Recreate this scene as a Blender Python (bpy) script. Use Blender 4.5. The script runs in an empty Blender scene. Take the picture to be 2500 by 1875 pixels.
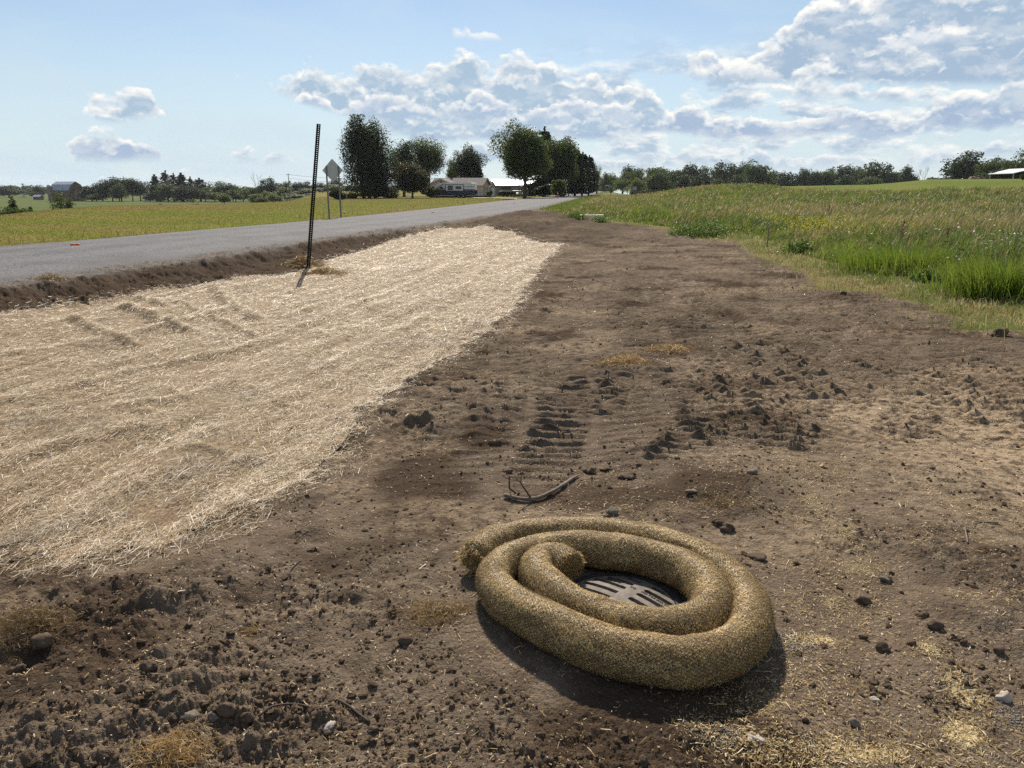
import bpy, bmesh, math, random
import numpy as np
R = math.radians
rng = np.random.default_rng(7)
SC = bpy.context.scene
COL = SC.collection

# ------------------------------------------------------------------ camera, sky, sun, exposure
FPX, W0, H0, HOR = 1850.0, 2500, 1875, 462.0
CZ = 1.6
PITCH = math.atan((937.5 - HOR) / FPX)
cam_d = bpy.data.cameras.new('camera')
cam = bpy.data.objects.new('camera', cam_d); COL.objects.link(cam)
cam.location = (0, 0, CZ); cam.rotation_euler = (math.pi / 2 - PITCH, 0, 0)
cam_d.sensor_fit = 'HORIZONTAL'; cam_d.sensor_width = 36; cam_d.lens = FPX / W0 * 36
cam_d.clip_start = 0.05; cam_d.clip_end = 9000
SC.camera = cam

SUN_EL, SUN_AZ = R(40), R(-5)          # azimuth from straight ahead (+Y), positive to the right
sun_d = bpy.data.lights.new('sun', 'SUN'); sun_d.energy = 5.0; sun_d.angle = R(0.53); sun_d.color = (1, .90, .76)
sun = bpy.data.objects.new('sun', sun_d); COL.objects.link(sun)
sun.rotation_euler = (math.pi / 2 - SUN_EL, 0, math.pi - SUN_AZ)   # shines back towards the camera

cc, ss = math.cos(PITCH), math.sin(PITCH)
def ray(X, Y):
    u = (X - W0 / 2) / FPX; v = (H0 / 2 - Y) / FPX
    return np.array([u, cc + v * ss, -ss + v * cc])
def unp(X, Y, z):
    d = ray(X, Y); t = (z - CZ) / d[2]
    return d[0] * t, d[1] * t
def azel(X, Y):
    d = ray(X, Y); d = d / np.linalg.norm(d)
    return math.degrees(math.atan2(d[0], d[1])), math.degrees(math.asin(d[2]))

SC.view_settings.view_transform = 'Standard'; SC.view_settings.look = 'None'
SC.view_settings.exposure = 0.5; SC.view_settings.gamma = 1.0; SC.view_settings.use_curve_mapping = False

class NT:
    """small helper for node trees"""
    def __init__(s, tree): s.t = tree; s.n = tree.nodes; s.l = tree.links
    def add(s, kind, **kw):
        n = s.n.new(kind)
        for k, v in kw.items(): setattr(n, k, v)
        return n
    def put(s, sock, v):
        if v is None: return
        if isinstance(v, bpy.types.NodeSocket): s.l.new(v, sock)
        else:
            try: sock.default_value = v
            except Exception: sock.default_value = (*v, 1.0)
    def math(s, op, a, b=None, c=None, clamp=False):
        n = s.add('ShaderNodeMath', operation=op, use_clamp=clamp)
        s.put(n.inputs[0], a); s.put(n.inputs[1], b); s.put(n.inputs[2], c)
        return n.outputs[0]
    def vmath(s, op, a, b=None, c=None):
        n = s.add('ShaderNodeVectorMath', operation=op)
        s.put(n.inputs[0], a); s.put(n.inputs[1], b); s.put(n.inputs[2], c)
        return n.outputs['Value'] if op in ('DOT_PRODUCT', 'LENGTH') else n.outputs[0]
    def noise(s, vec, scale, detail=2, rough=.5, dist=0, dim='3D', out=0):
        n = s.add('ShaderNodeTexNoise', noise_dimensions=dim)
        s.put(n.inputs['Vector'], vec)
        n.inputs['Scale'].default_value = scale; n.inputs['Detail'].default_value = detail
        n.inputs['Roughness'].default_value = rough; n.inputs['Distortion'].default_value = dist
        return n.outputs[out]
    def rng(s, v, a, b, c=0., d=1., smooth=True):
        n = s.add('ShaderNodeMapRange', interpolation_type='SMOOTHSTEP' if smooth else 'LINEAR')
        s.put(n.inputs[0], v)
        for i, q in enumerate((a, b, c, d)): s.put(n.inputs[1 + i], q)
        return n.outputs[0]
    def mix(s, f, a, b, mode='MIX'):
        n = s.add('ShaderNodeMix', data_type='RGBA', blend_type=mode)
        s.put(n.inputs[0], f)
        for i, q in ((6, a), (7, b)):
            if isinstance(q, bpy.types.NodeSocket): s.l.new(q, n.inputs[i])
            else: n.inputs[i].default_value = (*q[:3], 1.0)
        return n.outputs[2]
    def attr(s, name, out='Fac'):
        return s.add('ShaderNodeAttribute', attribute_name=name).outputs[out]

def build_world():
    w = bpy.data.worlds.new('World'); SC.world = w; w.use_nodes = True
    t = NT(w.node_tree); t.n.clear()
    out = t.add('ShaderNodeOutputWorld'); bg = t.add('ShaderNodeBackground')
    bg.inputs['Strength'].default_value = 0.069
    sky = t.add('ShaderNodeTexSky', sky_type='NISHITA', sun_disc=False)
    sky.sun_elevation = SUN_EL; sky.sun_rotation = SUN_AZ
    sky.air_density = 1.0; sky.dust_density = 0.25; sky.ozone_density = 2.5; sky.altitude = 250
    D = t.add('ShaderNodeTexCoord').outputs['Generated']
    sep = t.add('ShaderNodeSeparateXYZ'); t.put(sep.inputs[0], D)
    A = t.math('MULTIPLY', t.math('ARCTAN2', sep.outputs[0], sep.outputs[1]), 57.2958)
    E = t.math('MULTIPLY', t.math('ARCSINE', sep.outputs[2]), 57.2958)
    cmb = t.add('ShaderNodeCombineXYZ'); t.put(cmb.inputs[0], A); t.put(cmb.inputs[1], E)
    P = cmb.outputs[0]
    # billows: fractal cells (cauliflower tops) and a soft fractal noise (ragged wisps), in degrees of azimuth and elevation
    warp = t.vmath('MULTIPLY_ADD', t.noise(P, .5, 3, .6, out=1), (1.6, 1.2, 0), P)
    def billow(vec, s, det):
        v = t.add('ShaderNodeTexVoronoi', voronoi_dimensions='2D', feature='SMOOTH_F1', normalize=False)
        t.put(v.inputs['Vector'], vec); v.inputs['Scale'].default_value = s; v.inputs['Detail'].default_value = det
        v.inputs['Roughness'].default_value = .55; v.inputs['Smoothness'].default_value = .35
        return v.outputs['Distance']
    b0 = billow(t.vmath('MULTIPLY', warp, (.85, 1.25, 0)), .42, 3.5)
    b1 = billow(t.vmath('MULTIPLY', t.vmath('ADD', warp, (.05, .33, 0)), (.85, 1.25, 0)), .42, 3.5)
    wisp = t.noise(t.vmath('MULTIPLY', P, (.8, 1.5, 1)), .55, 7, .62)
    emb = t.math('SUBTRACT', b1, b0)                 # + on the upper side of each billow
    lump = t.math('ADD', t.math('MULTIPLY', t.math('SUBTRACT', .55, b0), 1.0), t.math('MULTIPLY', t.math('SUBTRACT', wisp, .5), 2.2))
    A01 = t.rng(A, -40, 40, 0, 1, smooth=False)
    def curve(pts):
        n = t.add('ShaderNodeFloatCurve'); c = n.mapping.curves[0]
        q = [((a + 40) / 80, e / 20) for a, e in pts]
        if q[0][0] > 0: q = [(0, q[0][1])] + q
        if q[-1][0] < 1: q = q + [(1, q[-1][1])]
        while len(c.points) < len(q): c.points.new(.5, .5)
        for p_, (x_, y_) in zip(c.points, q): p_.location = (x_, min(max(y_, 0), 1)); p_.handle_type = 'AUTO'
        n.mapping.update(); t.put(n.inputs['Value'], A01)
        return t.math('MULTIPLY', n.outputs[0], 20)
    def band(col, prof, amp, soft, depth, strength=1.0, wamp=None, white=(10.4, 10.3, 9.9), grey=(4.3, 5.7, 7.2), bamp=.35):
        """one row of cloud: prof lists photo pixels (x, top y, base y)"""
        tp = []; bs = []
        for X, Yt, Yb in prof:
            a, e = azel(X, Yt); tp.append((a, e)); bs.append((a, azel(X, Yb)[1]))
        T = curve(tp); Bt = curve(bs)
        top = t.math('SUBTRACT', t.math('MULTIPLY_ADD', lump, amp, T), E)             # degrees below the ragged top
        bot = t.math('SUBTRACT', E, t.math('MULTIPLY_ADD', wisp, bamp, Bt))
        al = t.math('MULTIPLY', t.rng(top, 0, soft), t.rng(bot, -.15, .55))
        al = t.math('MULTIPLY', al, strength)
        sh = t.math('ADD', t.math('MULTIPLY_ADD', t.rng(top, .05, depth), 1.05, .05), t.math('MULTIPLY', emb, -1.7), clamp=True)
        sh = t.math('MULTIPLY', sh, t.rng(wisp, .30, .66, 1.2, .72), clamp=True)
        c = t.mix(sh, white, grey)
        return t.mix(al, col, c)
    veil = t.math('MULTIPLY', t.rng(E, 17, 0), .8)
    cir = t.math('MULTIPLY', t.rng(t.noise(t.vmath('MULTIPLY', P, (.5, 1.6, 1)), .16, 4, .6, .6), .42, .75), .28)
    c = t.mix(t.math('ADD', veil, cir, clamp=True), sky.outputs[0], (6.5, 7.9, 8.8))
    lowg = (4.3, 5.6, 7.2)
    # soft mottled cloud light between the rows, mostly towards the right
    mot = t.noise(t.vmath('MULTIPLY', P, (.55, 1.3, 1)), .42, 6, .6); mot2 = t.noise(t.vmath('MULTIPLY_ADD', P, (.55, 1.3, 1), (.12, .55, 0)), .42, 6, .6)
    reg = t.math('MULTIPLY', t.math('MULTIPLY', t.rng(E, 1, 3), t.rng(E, 11, 6)), t.rng(A, -6, 8))
    ma = t.math('MULTIPLY', t.math('MULTIPLY', t.rng(mot, .43, .56), reg), .9)
    c0 = t.mix(t.rng(mot2, .42, .60), (10.6, 10.4, 9.9), (4.3, 5.6, 7.2))
    c = t.mix(ma, c, c0)
    # far rows first, nearer and higher rows over them
    c = band(c, [(-200, 440, 460), (150, 425, 452), (420, 430, 452), (470, 380, 416), (560, 366, 408), (680, 366, 408), (720, 390, 404), (900, 440, 440), (1030, 390, 425), (1250, 330, 405), (1400, 352, 412), (1520, 372, 430), (1650, 350, 415), (1800, 350, 420),
                 (1950, 372, 424), (2080, 356, 418), (2200, 380, 425), (2330, 350, 408), (2440, 336, 396), (2560, 330, 390)], 1.25, .45, .8, .85, white=(9.5, 9.6, 9.5), grey=lowg)
    c = band(c, [(-200, 470, 430), (100, 470, 430), (145, 366, 404), (220, 312, 406), (310, 310, 404), (390, 344, 404), (430, 470, 430), (900, 470, 430), (980, 320, 360), (1100, 280, 355), (1300, 255, 350), (1500, 268, 350), (1620, 240, 335), (1760, 262, 345),
                 (1900, 270, 350), (2080, 240, 335), (2200, 262, 345), (2330, 212, 325), (2500, 205, 322), (2600, 205, 322)], 1.25, .45, 1.0, .95, white=(10.2, 10.2, 9.8), grey=(3.9, 5.1, 6.9))
    c = band(c, [(-200, 330, 250), (150, 330, 250), (190, 258, 278), (240, 208, 304), (320, 200, 306), (395, 240, 296), (430, 330, 250), (520, 330, 240), (590, 182, 200), (680, 180, 240), (760, 150, 272), (840, 166, 295), (900, 140, 320), (960, 156, 340), (1080, 142, 345), (1130, 108, 345),
                 (1190, 146, 340), (1260, 114, 340), (1340, 136, 340), (1420, 174, 340), (1500, 180, 335), (1580, 198, 320), (1640, 245, 305), (1690, 300, 265), (1800, 180, 225), (1950, 185, 245), (2100, 195, 255), (2250, 210, 262), (2400, 185, 268), (2600, 180, 268)], 1.1, .5, 1.25, 1.0)
    c = band(c, [(-200, 400, 250), (690, 400, 250), (740, 205, 262), (860, 235, 290), (960, 205, 290), (1080, 240, 300), (1160, 196, 300), (1290, 240, 300), (1390, 210, 305), (1480, 250, 305), (1560, 250, 300), (1620, 400, 250), (2600, 400, 250)], 1.25, .5, 1.1, .9, grey=(4.4, 5.6, 7.3))
    c = band(c, [(-200, 300, 40), (1560, 300, 100), (1640, 174, 170), (1690, 124, 192), (1760, 114, 208), (1850, 88, 214), (1930, 36, 214), (1990, -20, 208), (2100, -60, 214), (2300, -90, 216), (2600, -90, 212)], 1.2, .55, 1.9, 1.0, grey=(4.0, 5.3, 6.9))
    c = band(c, [(-200, 330, 60), (1700, 330, 60), (1760, 150, 200), (1830, 130, 204), (1920, 150, 204), (1980, 120, 190), (2060, 150, 180), (2100, 330, 60), (2600, 330, 60)], 1.1, .5, 2.2, .8)
    c = band(c, [(-200, 330, 60), (1060, 330, 60), (1100, 74, 98), (1150, 52, 104), (1220, 56, 104), (1270, 330, 60), (2050, 330, 60), (2130, 85, 120), (2190, 50, 135), (2260, 30, 125), (2330, 56, 108), (2420, 80, 98), (2600, 330, 60)], 1.0, .5, 1.6, .85, grey=(6.4, 7.2, 8.4))
    # loose cumulus in the rest of the sky
    n2 = t.noise(t.vmath('MULTIPLY', P, (1, 2.0, 1)), .055, 4, .55)
    out_ = t.math('MAXIMUM', t.rng(E, 16, 24), t.rng(t.math('ABSOLUTE', A), 37, 46))
    al = t.math('MULTIPLY', t.math('MULTIPLY', t.rng(n2, .52, .62), out_), t.rng(E, 0, 6))
    c = t.mix(al, c, t.mix(t.rng(n2, .58, .72), (9.5, 9.5, 9.4), (5.2, 6.1, 7.4)))
    t.put(bg.inputs['Color'], c)
    t.l.new(bg.outputs[0], out.inputs['Surface'])
    w.cycles.sampling_method = 'MANUAL'; w.cycles.sample_map_resolution = 512
build_world()
SC.cycles.max_bounces = 6; SC.cycles.diffuse_bounces = 3; SC.cycles.glossy_bounces = 2
SC.cycles.transmission_bounces = 4; SC.cycles.transparent_max_bounces = 6
SC.cycles.use_denoising = False
SC.cycles.use_adaptive_sampling = False
SC.render.use_persistent_data = False

# ------------------------------------------------------------------ helpers: meshes, materials, noise
def tag(o, label=None, cat=None, group=None, kind=None):
    if label: o['label'] = label
    if cat: o['category'] = cat
    if group: o['group'] = group
    if kind: o['kind'] = kind
    return o
def empty(name, loc=(0, 0, 0), rz=0.0):
    o = bpy.data.objects.new(name, None); COL.objects.link(o)
    o.location = loc; o.rotation_euler = (0, 0, rz); o.empty_display_size = .2
    return o
def mesh_data(name, V, Fs, mats=(), midx=None, smooth=False, attrs=None):
    me = bpy.data.meshes.new(name)
    V = np.asarray(V, dtype=np.float32)
    if not isinstance(Fs, (list, tuple)): Fs = [Fs]
    Fs = [np.asarray(f, dtype=np.int32) for f in Fs if len(f)]
    tot = np.concatenate([np.full(len(f), f.shape[1], np.int32) for f in Fs])
    loops = np.concatenate([f.ravel() for f in Fs])
    me.vertices.add(len(V)); me.vertices.foreach_set('co', V.ravel())
    me.loops.add(len(loops)); me.loops.foreach_set('vertex_index', loops)
    me.polygons.add(len(tot))
    st = np.zeros(len(tot), np.int32); st[1:] = np.cumsum(tot)[:-1]
    me.polygons.foreach_set('loop_start', st); me.polygons.foreach_set('loop_total', tot)
    if midx is not None: me.polygons.foreach_set('material_index', np.asarray(midx, np.int32))
    me.polygons.foreach_set('use_smooth', np.full(len(tot), bool(smooth)))
    for m in mats: me.materials.append(m)
    for k, a in (attrs or {}).items():
        a = np.asarray(a, np.float32)
        if a.ndim == 1:
            at = me.attributes.new(k, 'FLOAT', 'POINT'); at.data.foreach_set('value', a)
        else:
            at = me.attributes.new(k, 'FLOAT_COLOR', 'POINT')
            at.data.foreach_set('color', np.concatenate([a, np.ones((len(a), 1), np.float32)], 1).ravel())
    me.update(calc_edges=True)
    return me
def link(name, me, parent=None):
    o = bpy.data.objects.new(name, me); COL.objects.link(o)
    if parent is not None: o.parent = parent
    return o
def mk(name, V, Fs, mat, parent=None, smooth=False, attrs=None, midx=None):
    mats = mat if isinstance(mat, (list, tuple)) else [mat]
    return link(name, mesh_data(name, V, Fs, mats, midx, smooth, attrs), parent)

class MB:
    """collects simple shapes into ONE mesh"""
    def __init__(s): s.v = []; s.f4 = []; s.f3 = []; s.n = 0; s.fn = []
    def raw(s, V, F):
        b = s.n
        s.v += [tuple(map(float, p)) for p in V]; s.n += len(V)
        for f in F:
            f = tuple(int(i) + b for i in f)
            (s.f4 if len(f) == 4 else s.f3 if len(f) == 3 else s.fn).append(f)
        return s
    def box(s, c, d, rz=0., ry=0., rx=0.):
        x, y, z = d[0] / 2, d[1] / 2, d[2] / 2
        V = np.array([(-x, -y, -z), (x, -y, -z), (x, y, -z), (-x, y, -z), (-x, -y, z), (x, -y, z), (x, y, z), (-x, y, z)])
        V = V @ rot(rx, ry, rz).T + np.array(c)
        return s.raw(V, [(0, 3, 2, 1), (4, 5, 6, 7), (0, 1, 5, 4), (1, 2, 6, 5), (2, 3, 7, 6), (3, 0, 4, 7)])
    def tube(s, pts, rad, n=8, cap=True):
        pts = np.asarray(pts, float); rad = np.broadcast_to(np.asarray(rad, float), (len(pts),))
        V = []; F = []
        up = np.array([.13, .21, 1.]); 
        for i, p in enumerate(pts):
            t = pts[min(i + 1, len(pts) - 1)] - pts[max(i - 1, 0)]; t = t / (np.linalg.norm(t) + 1e-9)
            a = np.cross(up if abs(t[2]) < .95 else np.array([1., .1, 0]), t); a /= np.linalg.norm(a); b = np.cross(t, a)
            for k in range(n):
                an = 2 * math.pi * k / n
                V.append(p + rad[i] * (math.cos(an) * a + math.sin(an) * b))
        for i in range(len(pts) - 1):
            for k in range(n):
                F.append((i * n + k, i * n + (k + 1) % n, (i + 1) * n + (k + 1) % n, (i + 1) * n + k))
        if cap:
            F.append(tuple(range(n - 1, -1, -1))); F.append(tuple(range((len(pts) - 1) * n, len(pts) * n)))
        return s.raw(V, F)
    def prism(s, prof, y0, y1):
        """closed profile in x,z swept along y"""
        n = len(prof); V = [(x, y0, z) for x, z in prof] + [(x, y1, z) for x, z in prof]
        F = [(i, (i + 1) % n, n + (i + 1) % n, n + i) for i in range(n)] + [tuple(range(n - 1, -1, -1)), tuple(range(n, 2 * n))]
        return s.raw(V, F)
    def lathe(s, prof, n=24, c=(0, 0, 0)):
        V = []; F = []; m = len(prof)
        for r, z in prof:
            for k in range(n):
                a = 2 * math.pi * k / n; V.append((c[0] + r * math.cos(a), c[1] + r * math.sin(a), c[2] + z))
        for i in range(m - 1):
            for k in range(n): F.append((i * n + k, i * n + (k + 1) % n, (i + 1) * n + (k + 1) % n, (i + 1) * n + k))
        return s.raw(V, F)
    def obj(s, name, mat, parent=None, smooth=False, bevel=0):
        me = bpy.data.meshes.new(name); me.from_pydata(s.v, [], s.f4 + s.f3 + s.fn); me.materials.append(mat)
        if smooth: me.polygons.foreach_set('use_smooth', [True] * len(me.polygons))
        me.update()
        o = link(name, me, parent)
        if bevel:
            m = o.modifiers.new('bevel', 'BEVEL'); m.width = bevel; m.segments = 2; m.limit_method = 'ANGLE'
        return o
def rot(rx, ry, rz):
    cx, sx, cy, sy, cz, sz = math.cos(rx), math.sin(rx), math.cos(ry), math.sin(ry), math.cos(rz), math.sin(rz)
    return np.array([[cz, -sz, 0], [sz, cz, 0], [0, 0, 1]]) @ np.array([[cy, 0, sy], [0, 1, 0], [-sy, 0, cy]]) @ np.array([[1, 0, 0], [0, cx, -sx], [0, sx, cx]])

def gn(x, y, seed):
    """2-D gradient noise, about -0.7..0.7"""
    xi = np.floor(x).astype(np.int64); yi = np.floor(y).astype(np.int64)
    fx = (x - xi); fy = (y - yi)
    def h(i, j):
        k = (i * 374761393 + j * 668265263 + seed * 974711) & 0xffffffff
        k = ((k ^ (k >> 13)) * 1274126177) & 0xffffffff
        return ((k ^ (k >> 16)) & 1023) * (2 * np.pi / 1024)
    def gr(i, j, dx, dy):
        a = h(i, j); return np.cos(a) * dx + np.sin(a) * dy
    u = fx * fx * fx * (fx * (fx * 6 - 15) + 10); v = fy * fy * fy * (fy * (fy * 6 - 15) + 10)
    a = gr(xi, yi, fx, fy); b = gr(xi + 1, yi, fx - 1, fy); c = gr(xi, yi + 1, fx, fy - 1); d = gr(xi + 1, yi + 1, fx - 1, fy - 1)
    return (a + u * (b - a)) * (1 - v) + (c + u * (d - c)) * v
def fbm(x, y, seed, octv=4, g=.5, lac=2.03):
    s = 0; a = 1.
    for o in range(octv):
        s = s + a * gn(x, y, seed + o * 17); x = x * lac + 13.7; y = y * lac - 7.1; a *= g
    return s
def sst(a, b, x):
    t = np.clip((x - a) / (b - a), 0, 1); return t * t * (3 - 2 * t)
def sdf(poly, x, y):
    """signed distance to a polygon, negative inside"""
    P = np.asarray(poly, float); n = len(P)
    d = np.full(x.shape, 1e18); ins = np.zeros(x.shape, bool)
    for i in range(n):
        ax, ay = P[i]; bx, by = P[(i + 1) % n]
        ex, ey = bx - ax, by - ay; wx, wy = x - ax, y - ay
        t = np.clip((wx * ex + wy * ey) / (ex * ex + ey * ey + 1e-12), 0, 1)
        d = np.minimum(d, (wx - ex * t) ** 2 + (wy - ey * t) ** 2)
        if by != ay: ins ^= ((ay > y) != (by > y)) & (x < (bx - ax) * (y - ay) / (by - ay) + ax)
    return np.where(ins, -1, 1) * np.sqrt(d)
def pdist(pts, x, y):
    """distance to a polyline and arc length along it"""
    P = np.asarray(pts, float); d = np.full(x.shape, 1e18); s = np.zeros(x.shape); acc = 0.; side = np.zeros(x.shape)
    for i in range(len(P) - 1):
        ax, ay = P[i]; ex, ey = P[i + 1] - P[i]; L = math.hypot(ex, ey); wx, wy = x - ax, y - ay
        t = np.clip((wx * ex + wy * ey) / (L * L), 0, 1)
        dd = (wx - ex * t) ** 2 + (wy - ey * t) ** 2; m = dd < d
        d = np.where(m, dd, d); s = np.where(m, acc + t * L, s); acc += L
    return np.sqrt(d), s
def crom(P, step):
    """Catmull-Rom through P, resampled at about step"""
    P = np.asarray(P, float); Q = np.vstack([2 * P[0] - P[1], P, 2 * P[-1] - P[-2]]); out = []
    for i in range(1, len(Q) - 2):
        t = np.linspace(0, 1, 24, endpoint=False)[:, None]
        a, b, c, d = Q[i - 1], Q[i], Q[i + 1], Q[i + 2]
        out.append(.5 * (2 * b + (c - a) * t + (2 * a - 5 * b + 4 * c - d) * t * t + (3 * b - a - 3 * c + d) * t ** 3))
    out = np.vstack(out + [P[-1:]])
    L = np.r_[0, np.cumsum(np.linalg.norm(np.diff(out, axis=0), axis=1))]
    n = max(2, int(L[-1] / step)); q = np.linspace(0, L[-1], n)
    return np.stack([np.interp(q, L, out[:, k]) for k in range(P.shape[1])], 1)

def mat(name, col, rough=.8, var=.0, scale=5., bump=0., bscale=40., spec=.3, metal=0., col2=None, coord='Object', detail=4):
    m = bpy.data.materials.new(name); m.use_nodes = True; t = NT(m.node_tree); b = m.node_tree.nodes['Principled BSDF']
    b.inputs['Roughness'].default_value = rough; b.inputs['Metallic'].default_value = metal; b.inputs['Specular IOR Level'].default_value = spec
    P = t.add('ShaderNodeTexCoord').outputs[coord]
    c2 = col2 if col2 else tuple(max(0, c * (1 - var)) for c in col)
    n = t.noise(P, scale, detail, .6)
    t.put(b.inputs['Base Color'], t.mix(t.rng(n, .32, .68), c2, col))
    if bump:
        bp = t.add('ShaderNodeBump'); bp.inputs['Strength'].default_value = 1; bp.inputs['Distance'].default_value = bump
        t.put(bp.inputs['Height'], t.noise(P, bscale, 4, .6)); t.put(b.inputs['Normal'], bp.outputs[0])
    return m
def leaf_mat(name, col, col2, trans=.45, rough=.55, tint=1.0, spec=.25):
    """diffuse + translucent leaf; colour varies by per-leaf attribute and in clumps"""
    m = bpy.data.materials.new(name); m.use_nodes = True; t = NT(m.node_tree); t.n.clear()
    out = t.add('ShaderNodeOutputMaterial'); b = t.add('ShaderNodeBsdfPrincipled'); tr = t.add('ShaderNodeBsdfTranslucent'); mx = t.add('ShaderNodeMixShader')
    b.inputs['Roughness'].default_value = rough; b.inputs['Specular IOR Level'].default_value = spec
    P = t.add('ShaderNodeTexCoord').outputs['Object']
    f = t.math('ADD', t.math('MULTIPLY', t.attr('rnd'), .6), t.math('MULTIPLY', t.noise(P, .45, 3, .6), .6))
    c = t.mix(t.rng(f, .25, .9), col, col2)
    t.put(b.inputs['Base Color'], c)
    t.put(tr.inputs['Color'], t.mix(.5, c, (col2[0] * 1.9, col2[1] * 1.8, col2[2] * .7)))
    mx.inputs[0].default_value = trans
    t.l.new(b.outputs[0], mx.inputs[1]); t.l.new(tr.outputs[0], mx.inputs[2]); t.l.new(mx.outputs[0], out.inputs[0])
    return m
def blade_mat(name, trans=.5, spec=.3, rough=.5):
    """grass/straw: colour straight from the per-blade attribute 'col'"""
    m = bpy.data.materials.new(name); m.use_nodes = True; t = NT(m.node_tree); t.n.clear()
    out = t.add('ShaderNodeOutputMaterial'); b = t.add('ShaderNodeBsdfPrincipled'); tr = t.add('ShaderNodeBsdfTranslucent'); mx = t.add('ShaderNodeMixShader')
    b.inputs['Roughness'].default_value = rough; b.inputs['Specular IOR Level'].default_value = spec
    c = t.attr('col', 'Color')
    t.put(b.inputs['Base Color'], c); t.put(tr.inputs['Color'], c); mx.inputs[0].default_value = trans
    t.l.new(b.outputs[0], mx.inputs[1]); t.l.new(tr.outputs[0], mx.inputs[2]); t.l.new(mx.outputs[0], out.inputs[0])
    return m

# ------------------------------------------------------------------ terrain
RE = np.array([(-11.6, -.5), (-8.9, 11.5), (-7.3, 18.5), (-5.6, 27), (-3.4, 36), (-1.2, 46), (1.6, 62), (6.5, 100), (16.9, 180), (48.1, 430), (80, 690)])   # right edge of the chip-seal
LE = np.array([(-18.6, -4), (-13.9, 20.6), (-12.6, 27.5), (-10.7, 36), (-9.3, 44), (-6.6, 63), (-1.7, 105), (8.7, 180), (40.0, 430), (72, 690)])
def xr(y): return np.where(y < -.5, -11.6 + (y + .5) * .225, np.interp(y, RE[:, 1], RE[:, 0]))
def xl(y): return np.where(y < -4, -18.6 + (y + 4) * .19, np.interp(y, LE[:, 1], LE[:, 0]))
GC = np.array([.475, 3.02]); GZ = -.20        # storm grate
def depress(X, Y):
    d = ray(X, Y); return math.degrees(math.atan2(d[0], d[1])), -d[2] / math.hypot(d[0], d[1])
CR = []
for X, Y, rc in ((-500, 600, 30), (0, 535, 44), (127, 517, 56), (253, 505, 72), (380, 503, 80), (538, 501, 88), (700, 493, 105), (800, 480, 190)):
    a, t_ = depress(X, Y); CR.append((a, rc, CZ - rc * t_))
CR = np.array(CR)
FT = np.array([(-10, 0.0), (6, 0.3), (9, 1.0), (10.2, 1.45), (12, 1.75), (17, 1.95), (19, 1.95), (24.5, 2.15), (26, 2.4), (28, 2.85), (34, 2.85), (60, 2.9)])
def base(x, y):
    r = np.hypot(x, y); az = np.degrees(np.arctan2(x, y))
    d = (x - xr(y)) * .975
    z1 = np.interp(d, [-.3, .0, .75, 1.2, 2.0, 5.5, 8.5, 10.8, 13, 15, 17, 20, 40], [.085, .08, .045, -.13, -.235, -.31, -.32, -.24, -.20, -.13, -.06, .0, .1])
    z2 = np.interp(d, [-.3, 0, 3, 8, 14, 40], [.085, .08, .02, .0, .0, .1])
    k = sst(26, 44, y + .25 * x)
    z = z1 * (1 - k) + z2 * k
    z = z + .48 * np.exp(-((x - .9 - .06 * (y - 39)) / 2.9) ** 2 - ((y - 39) / 5.0) ** 2) * sst(.6, 2.5, d)
    hill = np.interp(az, FT[:, 0], FT[:, 1]) * sst(38, 128, r) * sst(4, 26, d) - .012 * np.maximum(r - 150, 0) * sst(4, 26, d) * (az < 27)
    z = z + np.where(y > 0, hill, 0)
    dl = xl(y) - x                                 # left of the road
    rc = np.interp(az, CR[:, 0], CR[:, 1]); zc = np.interp(az, CR[:, 0], CR[:, 2])
    zl = .06 + (zc - .06) * sst(.35, 1.0, r / rc)
    dr = np.maximum(r - rc, 0)
    fall = 1 - np.exp(-(dr / 70) ** 2)
    zl = zl - fall * np.where(az < -14.5, 5.0 + zc, 0.) * sst(-13.0, -17.5, az) - .25 * sst(0, 1.2, dl) * sst(3.5, 1.5, dl) * .35
    z = np.where(dl > 0, zl, z)
    far = sst(900, 2200, r) * (9 + 9 * gn(x / 420, y / 420, 5))
    road = (d < .02) & (dl < .02)
    z = np.where(road, .075, z + far)
    return z
BL_PX = [(0, 760), (226, 732), (373, 706), (520, 690), (610, 675), (735, 667), (791, 638), (881, 610), (994, 573), (1085, 556), (1181, 550), (1266, 571), (1316, 590), (1379, 595),
         (1333, 638), (1300, 689), (1271, 740), (1215, 791), (1130, 853), (1017, 921), (938, 972), (881, 1006), (859, 1051), (831, 1102), (791, 1141), (735, 1175), (633, 1232),
         (508, 1288), (395, 1333), (282, 1373), (170, 1384), (56, 1345), (0, 1333)]
def ground_hit(X, Y):
    z = -.1
    for _ in range(12):
        x, y = unp(X, Y, z); z = .5 * z + .5 * float(base(np.array([x]), np.array([y]))[0])
    return x, y
BLANKET = [ground_hit(*p) for p in BL_PX]
BLANKET = BLANKET + [(-3.9, 2.2), (-6.5, 1.5), (-10.3, 5.5), (-9.0, 9.6)]
DIRT_PX = [(2500, 815), (2354, 800), (2268, 758), (2196, 729), (2100, 716), (1990, 705), (1958, 663), (1847, 628), (1800, 590), (1723, 587), (1674, 571), (1571, 552), (1479, 541), (1381, 524), (1333, 513)]
DIRT = [(6.6, -4), (6.4, 3), (6.2, 6)] + [ground_hit(*p) for p in DIRT_PX]
yl = DIRT[-1][1]
DIRT = DIRT + [(float(xr(np.array(q))) - .05, q) for q in np.linspace(yl + 1, -6, 16)]
TALL_PX = [(2500, 706), (2417, 714), (2340, 694), (2259, 676), (2180, 674), (2116, 661), (2006, 632), (1936, 610), (1879, 583), (1800, 572), (1723, 576), (1674, 560), (1571, 545), (1510, 541)]
TALL = [(9.6, -4), (9.2, 6)] + [ground_hit(*p) for p in TALL_PX]
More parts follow.
